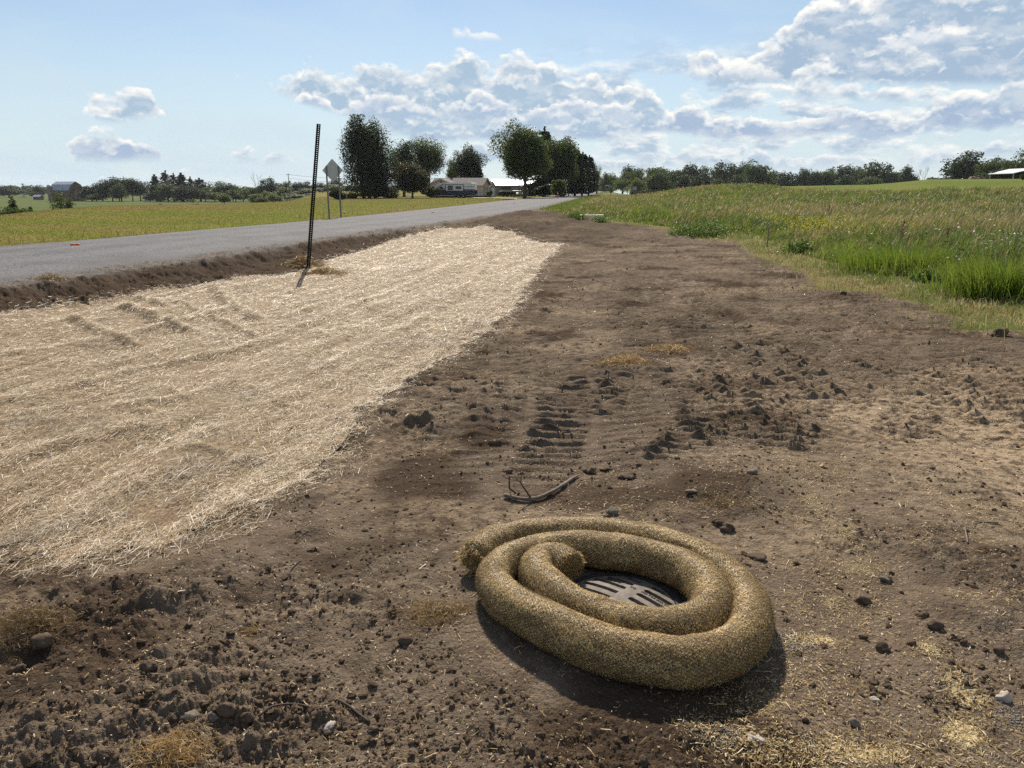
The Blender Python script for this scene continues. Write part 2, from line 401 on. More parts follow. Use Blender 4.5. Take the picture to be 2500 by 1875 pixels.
TALL = TALL + [(float(xr(np.array(q))) + 2.2, q) for q in (52, 62, 80, 120, 170, 230)] + [(120, 230), (120, -4)]
# tracked-machine tread marks: paths over the bare soil
def gp(l): return [ground_hit(*p) for p in l]
TRACKS = [(gp([(1640, 1130), (1700, 1010), (1790, 900), (1900, 800), (1960, 730)]), .5, .15),
          (gp([(1780, 1060), (1930, 900), (2040, 800), (2080, 740)]), .5, .15),
          (gp([(2050, 1000), (2150, 880), (2200, 800)]), .5, .14), (gp([(2330, 1020), (2400, 900), (2400, 830)]), .5, .14),
          (gp([(1350, 760), (1390, 690), (1420, 640), (1440, 605)]), .5, .17), (gp([(1530, 780), (1540, 700), (1545, 640), (1550, 600)]), .5, .17),
          (gp([(1460, 1010), (1500, 930), (1560, 840), (1600, 760)]), .45, .15), (gp([(1900, 1090), (2010, 960), (2110, 860), (2150, 780)]), .45, .15), (gp([(2200, 1060), (2290, 940), (2320, 850)]), .45, .14), (gp([(1240, 860), (1300, 780), (1340, 700), (1370, 640)]), .45, .17), (gp([(1700, 740), (1680, 680), (1650, 620)]), .5, .17), (gp([(1830, 820), (1830, 740), (1800, 680)]), .5, .16)]
FOLDS = [(gp([(-80, 1010), (0, 989), (181, 949), (407, 894), (610, 849), (655, 831), (768, 790), (881, 745), (958, 718), (1080, 660)]), .11, .032),
         (gp([(633, 949), (760, 915), (836, 872), (1000, 800), (1120, 720), (1200, 640)]), .10, .022), (gp([(181, 781), (250, 812), (330, 845)]), .10, .04),
         (gp([(307, 757), (380, 778), (457, 813)]), .11, .06), (gp([(440, 740), (560, 795), (640, 830)]), .07, .025), (gp([(520, 705), (565, 745), (620, 780)]), .12, .05),
         (gp([(340, 728), (395, 748)]), .1, .04), (gp([(470, 1098), (545, 1112)]), .06, .02), (gp([(300, 1000), (420, 985), (560, 940)]), .09, .02), (gp([(-60, 1130), (160, 1090), (420, 1030), (700, 930), (900, 850)]), .13, .018), (gp([(900, 760), (1040, 690), (1150, 620), (1220, 575)]), .12, .022), (gp([(0, 870), (200, 845), (420, 800), (620, 740), (800, 690)]), .12, .02)]
MOUNDS = [(ground_hit(330, 1500), .35, .07), (ground_hit(560, 1650), .3, .06), (ground_hit(120, 1680), .35, .08), (ground_hit(560, 1420), .3, .06), (ground_hit(800, 1480), .28, .05),
          (ground_hit(60, 1500), .4, .06), (ground_hit(760, 1310), .25, .05), (ground_hit(330, 1800), .3, .06), (ground_hit(950, 1480), .2, .04), (ground_hit(2330, 1340), .3, .05),
          (ground_hit(1780, 1230), .25, .05), (ground_hit(2420, 1520), .22, .05), (ground_hit(1800, 1375), .14, .03), (ground_hit(1580, 590), .8, .12), (ground_hit(1500, 585), .6, .1),
          (ground_hit(1680, 795), .45, .06), (ground_hit(1640, 785), .3, .06), (ground_hit(1990, 815), .5, .04), (ground_hit(1130, 1040), .5, .05), (ground_hit(1010, 1010), .4, .05), (ground_hit(1780, 870), .35, .04)]
def masks(x, y):
    sh = x.shape; near = (np.hypot(x, y) < 75) & (y > -6.5)
    D = np.full(sh, 9.); B = np.full(sh, 9.); T = np.full(sh, 9.)
    xn, yn = x[near], y[near]
    w = .22 * fbm(xn * 1.3, yn * 1.3, 31, 4)
    D[near] = sdf(DIRT, xn, yn) + w * 1.6; B[near] = sdf(BLANKET, xn, yn) + .16 * fbm(xn * 2.2, yn * 2.2, 32, 4)
    return D, B
def tall_sdf(x, y): return sdf(TALL, x, y) + .5 * fbm(x * .9, y * .9, 33, 3)
def surf(x, y, want=False, detail=True):
    """height of the ground, plus masks"""
    x = np.asarray(x, float); y = np.asarray(y, float)
    z = base(x, y); D, B = masks(x, y)
    r = np.hypot(x, y)
    dirt = sst(.12, -.12, D); bl = sst(.03, -.08, B)
    h = np.zeros(x.shape)
    m = (dirt > 0) & (r < 70) if detail else np.zeros(x.shape, bool)
    X, Y = x[m], y[m]; rr = r[m]; b = bl[m]
    rough = .45 + .9 * sst(.0, .35, fbm(X * .35, Y * .35, 3, 3)) + .7 * sst(4.2, 2.6, Y) * sst(.9, .0, X) + .5 * sst(3.6, 6.5, Y) * sst(7.5, 5, Y) * sst(.3, -1, X)
    rough = rough * (.30 + .75 * sst(-.22, .22, fbm(X * 1.15, Y * 1.15, 85, 3)))
    dd_ = (X - xr(Y)) * .975; bank = sst(.25, .8, dd_) * sst(3.2, 1.6, dd_) * (1 - b) + sst(24, 28, Y) * sst(10, 3, dd_) * .6
    rough = rough * (1 - .35 * sst(1.2, 2.5, X) * sst(5, 6.5, Y)) + bank * 1.1
    q = .055 * fbm(X * .8, Y * .8, 41, 3) + .042 * rough * fbm(X * 2.6, Y * 2.6, 42, 3)
    bil = np.abs(gn(X * 7 + .8 * gn(X * 5, Y * 5, 8), Y * 7, 43)) * .020 + np.abs(gn(X * 16 + gn(X * 11, Y * 11, 9), Y * 16, 44)) * .022
    fine = np.where(rr < 16, np.abs(gn(X * 37, Y * 37, 45)) * .015 + np.abs(gn(X * 83, Y * 83, 46)) * .009 * (rr < 9), 0)
    fade = sst(60, 8, rr) * .7 + .3
    mid_ = sst(4.5, 8, rr) * (.030 * fbm(X * 3.2, Y * 4.5, 54, 3) + .034 * np.abs(gn(X * 9 + gn(X * 6, Y * 6, 55), Y * 11, 56)) + .024 * gn(X * 4.5, Y * 19, 57))
    q = q + rough * (bil + fine) * fade + mid_ * (.7 + .5 * rough)
    for c, s, a in MOUNDS: q = q + a * np.exp(-((X - c[0]) ** 2 + (Y - c[1]) ** 2) / (s * s)) * (1 + .8 * fbm(X * 5, Y * 5, 47, 3))
    for P, wd, per in TRACKS:
        dd, s = pdist(P, X, Y)
        k = sst(wd * .5, wd * .36, dd) * sst(.75, .3, np.abs(fbm(X * .9 + per, Y * .9, 48, 2)) * 1.1)
        ph = (s / per + .25 * gn(X * 2.2, Y * 2.2, 49)) % 1.0
        q = q * (1 - .4 * k) + k * (.050 * np.exp(-((ph - .5) / .115) ** 2) * (.75 + .6 * np.abs(gn(X * 4, Y * 4, 58))) - .012 + .010 * gn(X * 9, Y * 9, 50))
    # general faint cleat ripples on the driven part
    ln = (X - .10 * Y + .5 * fbm(X * .22, Y * .22, 86, 2)) / .56; li = np.floor(ln); lf = ln - li; hs = np.sin(li * 127.1) * 43758.5; hs = hs - np.floor(hs)
    k = sst(3.8, 5.6, Y) * sst(-1.2, .3, X + .05 * Y) * sst(-.35, -.02, fbm(X * .42 + 3, Y * .30, 51, 2)) * sst(34, 20, rr) * sst(.5, .36, np.abs(lf - .5)) * (.45 + .55 * hs)
    ph = (Y / .165 + hs * 7 + (lf - .5) * (.9 * hs - .45) + .35 * gn(X * 1.3, Y * 1.9, 52)) % 1.0
    q = q + k * (.052 * np.exp(-((ph - .5) / .115) ** 2) * (.75 + .6 * np.abs(gn(X * 5, Y * 5, 92))) - .014)
    q = q + sst(25, 29, Y) * sst(58, 46, Y) * sst(10, 6, dd_) * (.12 * fbm(X * .75, Y * .55, 87, 4) + .05 * np.abs(gn(X * 1.9, Y * 2.3, 88)))
    q = q + sst(.5, .9, dd_) * sst(2.6, 1.4, dd_) * (Y < 28) * (1 - b) * (.055 * fbm(X * 1.7, Y * 1.5, 89, 4) + .05 * np.abs(gn(X * 6.5, Y * 6.1, 90)) + .03 * np.abs(gn(X * 14, Y * 14, 93)) - .02)
    # hollow around the grate
    g = np.hypot(X - GC[0], Y - GC[1])
    q = q * sst(.30, .75, g)
    ua, va = X * .98 - Y * .19, X * .19 + Y * .98
    q = q * (1 - .66 * b) + b * (.065 * fbm(ua * 1.7, va * .22, 59, 3) + .022 * fbm(ua * 5, va * .7, 60, 2))
    fz = np.zeros(X.shape)
    nb = b > 0
    for P, wd, a in FOLDS:
        dd, s = pdist(P, X[nb], Y[nb])
        fz[nb] = np.maximum(fz[nb], 2.1 * a * np.exp(-(dd / wd) ** 2) * (.75 + .5 * gn(s * 2.5, dd * 3, 53)))
    q = q + fz * b
    h[m] = q
    zz = z + h * dirt
    g = np.hypot(x - GC[0], y - GC[1])
    zz = np.where(g < 1.2, zz * sst(.35, 1.2, g) + GZ * (1 - sst(.35, 1.2, g)), zz)
    if want: return zz, dirt, bl, D, B
    return zz
def gz(x, y): return float(surf(np.array([float(x)]), np.array([float(y)]))[0])
def at(X, Y, it=10):
    """point of the finished ground seen at photo pixel X, Y"""
    z = -.1
    for _ in range(it):
        x, y = unp(X, Y, z); z = .5 * z + .5 * gz(x, y)
    return x, y, gz(x, y)
def far_pt(X, dist):
    """ground point in the direction of photo column X at depth dist"""
    d = ray(X, HOR); x = d[0] / d[1] * dist
    return x, dist
def z_at(X, Y, dist):
    d = ray(X, Y); return CZ + d[2] / d[1] * dist

# ground sheet: one polar grid, fine near the camera, reaching the horizon
def build_ground():
    rs = [.9]
    while rs[-1] < 2700:
        r = rs[-1]
        k = .0034 if r < 9 else (.0034 if r < 14 else .0034 + .0022 * (r - 14) / 20) if r < 34 else .0056 + .032 * min(1, (r - 34) / 220)
        if r < 1.75: k = .02
        rs.append(r * (1 + k))
    rs = np.array(rs)
    th = np.concatenate([np.radians(np.linspace(-180, -46, 45)[:-1]), np.radians(np.linspace(-46, 46, 1050)), np.radians(np.linspace(46, 180, 45)[1:])])
    TH, RR = np.meshgrid(th, rs)
    x = (RR * np.sin(TH)).ravel(); y = (RR * np.cos(TH)).ravel()
    z, dirt, bl, D, B = surf(x, y, True)
    g = np.hypot(x - GC[0], y - GC[1])
    z = np.where(g < .275, GZ - .75, z)
    dl = xl(y) - x; d = (x - xr(y)) * .975; r = np.hypot(x, y); az = np.degrees(np.arctan2(x, y))
    z = np.where((d < -.35) & (dl < -.25), z - .05, z)        # bed under the road sheet
    z = z - .03 * bl                                          # bed under the blanket
    # colours of the grown ground (metres-scale patches of real plant colour)
    n1 = fbm(x / 9, y / 9, 61, 4); n2 = fbm(x / 2.3, y / 2.3, 62, 3); n3 = fbm(x / 30, y / 60, 63, 3)
    def mixc(a, b, t): return np.asarray(a)[None] * (1 - t[:, None]) + np.asarray(b)[None] * t[:, None]
    tallc = mixc((.060, .085, .022), (.105, .095, .035), sst(-.3, .4, n1))
    stub = mixc((.19, .155, .075), (.10, .125, .035), sst(-.25, .35, n2))
    lawn = mixc((.165, .155, .035), (.215, .155, .062), sst(-.25, .3, fbm(x / 14, y / 3.5, 64, 4) + .25 * n1))
    lawn = mixc((1, 1, 1), (.93, 1.12, .85), sst(0, .4, n3)) * lawn
    mown = mixc((.115, .16, .035), (.15, .165, .045), sst(-.3, .3, n1))
    valley = mixc((.105, .125, .045), (.085, .125, .045), sst(-.3, .3, n3))
    T = np.full(x.shape, 9.); nr = (r < 260) & (d > .5) & (y > -5)
    T[nr] = tall_sdf(x[nr], y[nr])
    lim = np.interp(az, [8, 14, 17, 20, 26, 34], [300, 170, 118, 88, 78, 78])
    tk = sst(.2, -.3, T)
    colr = stub * (1 - tk[:, None]) + tallc * tk[:, None]
    mk_ = sst(-6, 6, r - lim + 6 * n2)[:, None]
    colr = colr * (1 - mk_) + mown * mk_
    verge = ((d < 3.2) & (d > 0) & (y > yl - 2))[:, None]
    colr = np.where(verge, mixc((.13, .12, .06), (.08, .115, .03), sst(.4, 2.2, d + n2)), colr)
    rc = np.interp(az, CR[:, 0], CR[:, 1])
    vk = (sst(5, 40, r - rc) * sst(-13.5, -16, az))[:, None]
    coll = lawn * (1 - vk) + valley * vk
    col = np.where((dl > 0)[:, None], coll, colr)
    gravel = sst(1.0, .15, d + .35 * n2) * (d > -1)
    gravel = np.maximum(gravel, sst(.55, .05, dl + .15 * n2) * (dl > -1) * .8) * (y < 400)
    pebb = np.where(r < 20, 1., .0)
    # sawdust-like straw crumbs dropped on the soil
    straw = sst(-.1, .45, fbm(x * 1.4, y * 1.4, 66, 4)) * .55 * sst(.2, 1.2, x + .35) * sst(6.5, 4.5, y)
    for P, w, a in STRAWLINES:
        dd, s = pdist(P, x, y); straw = np.maximum(straw, a * np.exp(-((dd + .03 * n2) / w) ** 2) * (.55 + .8 * sst(-.3, .3, gn(x * 6, y * 6, 67))))
    straw = np.maximum(straw, .5 * sst(.6, .0, B) * sst(-.25, .3, fbm(x * 2, y * 2, 68, 3)))
    tan = sst(1.6, 3.2, x + .5 * n2) * sst(8.2, 5.6, y) * sst(3.2, 4.2, y) * .95 + .5 * sst(.05, .4, fbm(x * .7, y * .9, 69, 4)) * (y > 3)
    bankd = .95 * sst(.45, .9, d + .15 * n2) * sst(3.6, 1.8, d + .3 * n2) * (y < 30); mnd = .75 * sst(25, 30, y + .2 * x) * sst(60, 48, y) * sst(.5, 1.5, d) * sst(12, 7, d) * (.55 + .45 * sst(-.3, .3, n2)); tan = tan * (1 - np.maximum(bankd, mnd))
    moist_shade = np.maximum(sst(.05, .5, fbm(x * .8, y * .8, 70, 4)), np.maximum(bankd, mnd))  # random damp patches, plus damp and painted slope shade on bank and mound
    n = len(th); m = len(rs)
    i = np.arange((m - 1) * (n - 1)); a = (i // (n - 1)) * n + i % (n - 1)
    F = np.stack([a, a + 1, a + n + 1, a + n], 1)
    # centre cap
    V = np.stack([x, y, z], 1); V = np.vstack([V, [[0, 0, gz(0, 0)]]]); cidx = len(V) - 1
    k = np.arange(n - 1); Ft = np.stack([np.full(n - 1, cidx), k + 1, k], 1)
    ex = lambda q, v=0.: np.r_[q, v]
    tag(mk('ground', V, [F[:, ::-1], Ft[:, ::-1]], ground_material(), smooth=True,
           attrs={'dirt': ex(dirt, 1), 'straw': ex(straw), 'tan': ex(tan), 'moist_shade': ex(moist_shade), 'gravel': ex(gravel), 'gcol': np.vstack([col, col[:1]])}), kind='structure')
STRAWLINES = [(gp([(1700, 1790), (1800, 1830), (1900, 1850), (2050, 1855), (2150, 1835), (2260, 1870), (2400, 1875)]), .075, 1.0),
              (gp([(2330, 1840), (2380, 1760), (2350, 1690), (2310, 1640), (2270, 1600)]), .09, .9), (gp([(1890, 1575), (1980, 1560), (2060, 1565)]), .07, .9),
              (gp([(1860, 1730), (1930, 1690), (1990, 1640)]), .07, .5), (gp([(1290, 1090), (1400, 1180), (1430, 1260)]), .25, .35),
              (gp([(1960, 1190), (2060, 1300), (2120, 1400), (1980, 1480)]), .16, .6), (gp([(2200, 1160), (2380, 1250), (2480, 1240)]), .14, .45)]
def ground_material():
    m = bpy.data.materials.new('soil_and_turf'); m.use_nodes = True; t = NT(m.node_tree); b = m.node_tree.nodes['Principled BSDF']
    b.inputs['Roughness'].default_value = .95; b.inputs['Specular IOR Level'].default_value = .02
    P = t.add('ShaderNodeTexCoord').outputs['Object']
    big = t.noise(P, .9, 4, .6); mid = t.noise(P, 7, 4, .6); fin = t.noise(P, 90, 3, .7); grit = t.noise(P, 260, 2, .6)
    soil = t.mix(t.rng(mid, .3, .7), (.098, .074, .054), (.185, .145, .108))
    soil = t.mix(t.math('MULTIPLY', t.rng(big, .42, .66), .55), soil, (.175, .132, .094))
    soil = t.mix(t.math('MULTIPLY', t.rng(fin, .52, .72), .75), soil, (.060, .040, .026))
    soil = t.mix(t.math('MULTIPLY', t.rng(grit, .62, .70), .8), soil, (.32, .25, .17))
    soil = t.mix(t.math('MULTIPLY', t.attr('moist_shade'), .85), soil, (.060, .041, .028))  # damp soil and painted slope shade share this dark colour
    soil = t.mix(t.math('MULTIPLY', t.attr('tan'), t.rng(t.noise(P, 14, 4, .65), .35, .62)), soil, (.36, .275, .185))
    # crumbs of straw: stretched specks
    st1 = t.noise(t.vmath('MULTIPLY', P, (1.0, .45, 1)), 230, 2, .6); st2 = t.noise(t.vmath('MULTIPLY', P, (.45, 1.0, 1)), 210, 2, .6)
    sp = t.math('MAXIMUM', st1, st2)
    thr = t.math('SUBTRACT', .80, t.math('MULTIPLY', t.attr('straw'), .33))
    chip = t.rng(t.math('SUBTRACT', sp, thr), .0, .05)
    soil = t.mix(chip, soil, t.mix(t.noise(P, 60, 1), (.36, .27, .13), (.66, .55, .34)))
    # gravel shoulder
    vor = t.add('ShaderNodeTexVoronoi'); t.put(vor.inputs['Vector'], P); vor.inputs['Scale'].default_value = 45
    gv = t.mix(t.rng(vor.outputs['Color'], .2, .8), (.10, .095, .09), (.26, .25, .235))
    soil = t.mix(t.math('MULTIPLY', t.attr('gravel'), t.rng(t.noise(P, 3, 4, .7), .25, .6)), soil, gv)
    gc = t.attr('gcol', 'Color')
    gfine = t.noise(t.vmath('MULTIPLY', P, (1, .55, 1)), 11, 5, .75)
    grass = t.mix(1.0, gc, t.mix(t.rng(gfine, .25, .75), (.55, .55, .5), (1.35, 1.3, 1.2)), 'MULTIPLY')
    grass = t.mix(t.attr('gravel'), grass, gv)
    t.put(b.inputs['Base Color'], t.mix(t.attr('dirt'), grass, soil))
    h = t.math('ADD', t.math('MULTIPLY', fin, .5), t.math('MULTIPLY', t.noise(P, 33, 4, .65), 1.0))
    h = t.math('ADD', h, t.math('MULTIPLY', chip, .25))
    bp = t.add('ShaderNodeBump'); bp.inputs['Strength'].default_value = 1; bp.inputs['Distance'].default_value = .024
    t.put(bp.inputs['Height'], h); t.put(b.inputs['Normal'], bp.outputs[0])
    return m
build_ground()

# ------------------------------------------------------------------ road
def build_road():
    ys = np.concatenate([np.linspace(-6, 40, 60), np.linspace(42, 120, 50), np.linspace(125, 640, 80)])
    nu = 30; u = np.linspace(0, 1, nu)
    l, r_ = xl(ys), xr(ys)
    X = l[:, None] * (1 - u) + r_[:, None] * u; Y = np.repeat(ys[:, None], nu, 1)
    wob = .10 * fbm(Y * .9, X * 0, 81, 3) * ((u < .01) | (u > .99))
    X = X + wob
    Z = .088 + .05 * (1 - (2 * u - 1) ** 2)[None] + 0 * X
    Z[:, 0] = .045; Z[:, -1] = .045
    n = nu; m = len(ys); i = np.arange((m - 1) * (n - 1)); a = (i // (n - 1)) * n + i % (n - 1)
    F = np.stack([a, a + 1, a + n + 1, a + n], 1)
    M = bpy.data.materials.new('chip_seal'); M.use_nodes = True; t = NT(M.node_tree); b = M.node_tree.nodes['Principled BSDF']
    b.inputs['Roughness'].default_value = .85; b.inputs['Specular IOR Level'].default_value = .12
    P = t.add('ShaderNodeTexCoord').outputs['Object']; uu = t.attr('across')
    v = t.add('ShaderNodeTexVoronoi'); t.put(v.inputs['Vector'], P); v.inputs['Scale'].default_value = 38
    v2 = t.add('ShaderNodeTexVoronoi'); t.put(v2.inputs['Vector'], P); v2.inputs['Scale'].default_value = 13
    c = t.mix(t.rng(v.outputs['Color'], .1, .9), (.035, .035, .038), (.235, .235, .245))
    c = t.mix(t.math('MULTIPLY', t.rng(v2.outputs['Color'], .45, .75), .55), c, (.175, .175, .185))
    # wheel paths: bright bands where tyres have turned the chips, along the road
    wav = t.math('ABSOLUTE', t.math('SINE', t.math('MULTIPLY', t.math('ADD', uu, .0), 12.566)))
    wob = t.noise(t.vmath('MULTIPLY', P, (1, .08, 1)), .9, 3)
    c = t.mix(t.math('MULTIPLY', t.rng(t.math('ADD', wav, t.math('MULTIPLY', wob, .5)), .55, 1.2), .5), c, t.mix(.5, c, (.22, .22, .23)))
    c = t.mix(t.math('MULTIPLY', t.rng(t.noise(P, .5, 5, .65), .42, .68), .6), c, (.095, .093, .095))
    c = t.mix(1.0, t.mix(t.math('MULTIPLY', t.rng(uu, .86, 1.0), .5), c, (.13, .115, .10)), (.84, .84, .85), 'MULTIPLY')
    t.put(b.inputs['Base Color'], c)
    bp = t.add('ShaderNodeBump'); bp.inputs['Distance'].default_value = .012
    t.put(bp.inputs['Height'], v.outputs['Distance']); t.put(b.inputs['Normal'], bp.outputs[0])
    tag(mk('road', np.stack([X, Y, Z], -1).reshape(-1, 3), F, M, smooth=True, attrs={'across': np.tile(u, m)}), kind='structure')
build_road()

# ------------------------------------------------------------------ trees
M_BARK = mat('bark', (.10, .08, .06), .9, .5, 6, .03, 14)
M_BARKG = mat('grey_bark', (.26, .24, .21), .9, .4, 6, .02, 14)
LEAF = {'dark': leaf_mat('leaf_dark', (.015, .028, .011), (.034, .056, .016), .30), 'mid': leaf_mat('leaf_mid', (.024, .044, .014), (.060, .092, .022), .38),
        'light': leaf_mat('leaf_light', (.050, .080, .022), (.105, .145, .035), .42), 'conifer': leaf_mat('needles', (.013, .025, .014), (.027, .043, .020), .18),
        'willow': leaf_mat('leaf_grey', (.060, .085, .045), (.115, .145, .070), .36), 'pink': leaf_mat('leaf_blossom', (.022, .034, .013), (.070, .062, .036), .30)}
def leaves(P, size, r, squash=1.0, axis=None):
    """one small diamond leaf (or leaf spray) at each point"""
    n = len(P)
    a = r.normal(size=(n, 3)) if axis is None else axis + .35 * r.normal(size=(n, 3))
    a[:, 2] *= squash
    a /= np.linalg.norm(a, axis=1)[:, None] + 1e-9
    b = np.cross(a, r.normal(size=(n, 3))); b /= np.linalg.norm(b, axis=1)[:, None] + 1e-9
    l = size * r.uniform(.6, 1.35, n)[:, None]
    c = np.cross(a, b) * .12
    V = np.stack([P - a * l * .5, P + b * l * .30 + c * l, P + a * l * .5, P - b * l * .30 + c * l], 1).reshape(-1, 3)
    F = np.arange(4 * n).reshape(n, 4)
    rnd = np.repeat(np.clip(r.normal(.5, .25, n), 0, 1), 4)
    return V, F, rnd
def lobes_points(lobes, n, r, core=.15):
    L = np.array(lobes); wgt = (L[:, 3] * L[:, 4] * L[:, 5]) ** (2 / 3); k = r.choice(len(L), n, p=wgt / wgt.sum())
    d = r.normal(size=(n, 3)); d /= np.linalg.norm(d, axis=1)[:, None]
    rad = np.where(r.random(n) < core, r.uniform(.2, .8, n), np.clip(r.normal(.92, .17, n), .5, 1.35))
    # twiggy roughness: leaves gather on sprays
    sp = np.sin(d[:, 0] * 9 + k) * np.sin(d[:, 1] * 8 + 2 * k) * np.sin(d[:, 2] * 9)
    rad = rad * (1 + .14 * sp)
    return L[k, :3] + d * L[k, 3:6] * rad[:, None]
def crown_points(kind, h, w, n, r):
    if kind in ('broad', 'round', 'shrub', 'low'):
        z0, zr = {'broad': (.60, .38), 'round': (.56, .42), 'shrub': (.46, .5), 'low': (.52, .47)}[kind]
        lobes = []
        nl = 46 if kind != 'shrub' else 14
        for i in range(nl):
            d = r.normal(size=3); d /= np.linalg.norm(d); q = r.uniform(.2, .98)
            if d[2] < -.5: d[2] *= .6
            s = r.uniform(.10, .25) * w * (1.3 - .55 * q)
            wide = 1.0 if d[2] > -.2 else .85
            lobes.append((d[0] * q * w * .5 * wide, d[1] * q * w * .5 * wide, z0 * h + d[2] * q * zr * h * 1.05, s, s, s * r.uniform(.7, 1.0) * min(1.3, max(.7, h / w))))
        return lobes_points(lobes, n, r)
    if kind == 'column':
        lobes = []
        for (ox, oy, hh, ww) in ((-.19, .0, 1.0, .66), (.19, .06, .93, .64), (.02, -.1, .84, .76)):
            for i in range(26):
                z = r.uniform(.04, .97); pr = ww * w * .5 * min(1, (1.02 - z) * 2.6) ** .6 * (.80 + .20 * min(1, z * 4)) * (1.08 - .25 * z)
                a = r.uniform(0, 2 * math.pi); q = r.uniform(.2, .72) * pr; s = r.uniform(.42, .66) * pr + .3
                lobes.append((ox * w * (1.05 - .45 * z) + q * math.cos(a), oy * w + q * math.sin(a), z * hh * h, s, s, s * 1.5))
        P = lobes_points(lobes, n, r, .1); return P[(P[:, 2] > .02 * h) & (P[:, 2] < h * 1.0)]
    if kind in ('spruce', 'pine', 'cedar'):
        out = []
        nl = {'spruce': 26, 'pine': 12, 'cedar': 30}[kind]
        for j in range(nl):
            z = (.06 if kind != 'pine' else .28) + (.95 - (.06 if kind != 'pine' else .28)) * j / nl
            pr = w * .5 * ((1 - z) ** .85 if kind == 'spruce' else (min(1, (1.03 - z) * 1.9) ** .8 if kind == 'pine' else min(1, (1.0 - z) * 1.7) ** .7)) + .035 * w
            nb = 9 if kind != 'pine' else 6
            for b in range(nb):
                a = r.uniform(0, 2 * math.pi); L = pr * (r.uniform(.75, 1.08) if kind != 'pine' else r.uniform(.35, 1.15))
                m = max(3, int(n / (nl * nb)))
                t_ = r.random(m) ** .6
                sag = (-.12 if kind == 'spruce' else .18 if kind == 'pine' else .25) * L
                wid = .22 * L * t_ + .05
                out.append(np.stack([L * t_ * math.cos(a) + r.normal(size=m) * wid * .6, L * t_ * math.sin(a) + r.normal(size=m) * wid * .6, z * h + sag * t_ * t_ + r.normal(size=m) * (.06 * h / nl * 6) * (.35 if kind == 'pine' else .5)], 1))
        top = np.stack([r.normal(size=40) * .008 * w, r.normal(size=40) * .008 * w, h * r.uniform(.94, 1.0, 40)], 1)
        return np.vstack(out + [top])
    if kind == 'wispy':
        out = []
        for i in range(16):
            a = r.uniform(0, 6.28); b = r.uniform(.05, .55); m = n // 16; t_ = r.uniform(.15, 1, m); L = h * r.uniform(.7, 1.0)
            out.append(np.stack([L * .5 * w / h * 1.6 * b * t_ ** 1.4 * math.cos(a) + r.normal(size=m) * .05 * w, L * .5 * w / h * 1.6 * b * t_ ** 1.4 * math.sin(a) + r.normal(size=m) * .05 * w, t_ * L + r.normal(size=m) * .02 * h], 1))
        return np.vstack(out)
def trunk_mesh(kind, h, w, r, m=None):
    B = MB(); rad = .022 * h + .05
    if kind == 'column':
        for ox in (-.16, .0, .17): B.tube([(ox * w * .6, 0, -.3), (ox * w, 0, .4 * h), (ox * 1.2 * w, 0, .8 * h)], [rad, rad * .6, rad * .15], 7)
    elif kind in ('spruce', 'pine', 'cedar'):
        B.tube([(0, 0, -.3), (.01 * w, 0, .5 * h), (0, 0, .97 * h)], [rad, rad * .6, .03], 7)
        if kind == 'pine':
            for j in range(12):
                a = r.uniform(0, 6.28); z = r.uniform(.3, .9) * h; L = w * .35 * (1.1 - z / h) + .3
                B.tube([(0, 0, z), (L * math.cos(a), L * math.sin(a), z + .12 * L)], [rad * .25, .02], 5)
    else:
        zt = .78 * h if kind in ('broad', 'round', 'low') else .6 * h
        B.tube([(0, 0, -.3), (.01 * w, .01 * w, .2 * h), (-.02 * w, 0, .5 * h), (.02 * w, 0, zt)], [rad * 1.15, rad * .85, rad * .5, rad * .12], 8)
        for j in range(9):
            a = r.uniform(0, 6.28); z = r.uniform(.22, .55) * h; L = w * r.uniform(.25, .42); up = r.uniform(.15, .3) * h
            B.tube([(0, 0, z), (L * .5 * math.cos(a), L * .5 * math.sin(a), z + up * .6), (L * math.cos(a), L * math.sin(a), z + up)], [rad * .45, rad * .25, .02], 5)
    return B
def make_tree(name, kind, tone, h, w, n, leaf, seed, label, cat='tree', group=None, bark=None, z0=0):
    r = np.random.default_rng(seed); root = empty(name); tag(root, label, cat, group)
    P = crown_points(kind, h, w, n, r)
    ax = None
    V, F, rnd = leaves(P, leaf, r, .7, ax)
    mk('crown', V, F, LEAF[tone], root, attrs={'rnd': rnd})
    trunk_mesh(kind, h, w, r).obj('trunk', bark or M_BARK, root, smooth=True)
    return root
def children_of(o): return [c for c in COL.objects if c.parent == o]
def copy_thing(o, kids):
    c = o.copy(); COL.objects.link(c)
    for k in kids:
        q = k.copy(); COL.objects.link(q); q.parent = c
    return c
def stand(o, X, Ytop, dist, h, wpx=None, w=None, sink=0):
    """put a thing on the ground in the direction of photo column X, its top where the photo shows it"""
    x, y = far_pt(X, dist); z = gzb(x, y) - sink
    o.location = (x, y, z)
    s = (z_at(X, Ytop, dist) - z) / h
    sw = s if wpx is None else wpx / FPX * dist * 1.03 / w
    o.scale = (sw, sw, s); o.rotation_euler = (0, 0, (X * 1.7) % 6.28)
    return o
def gzb(x, y): return float(base(np.array([float(x)]), np.array([float(y)]))[0])

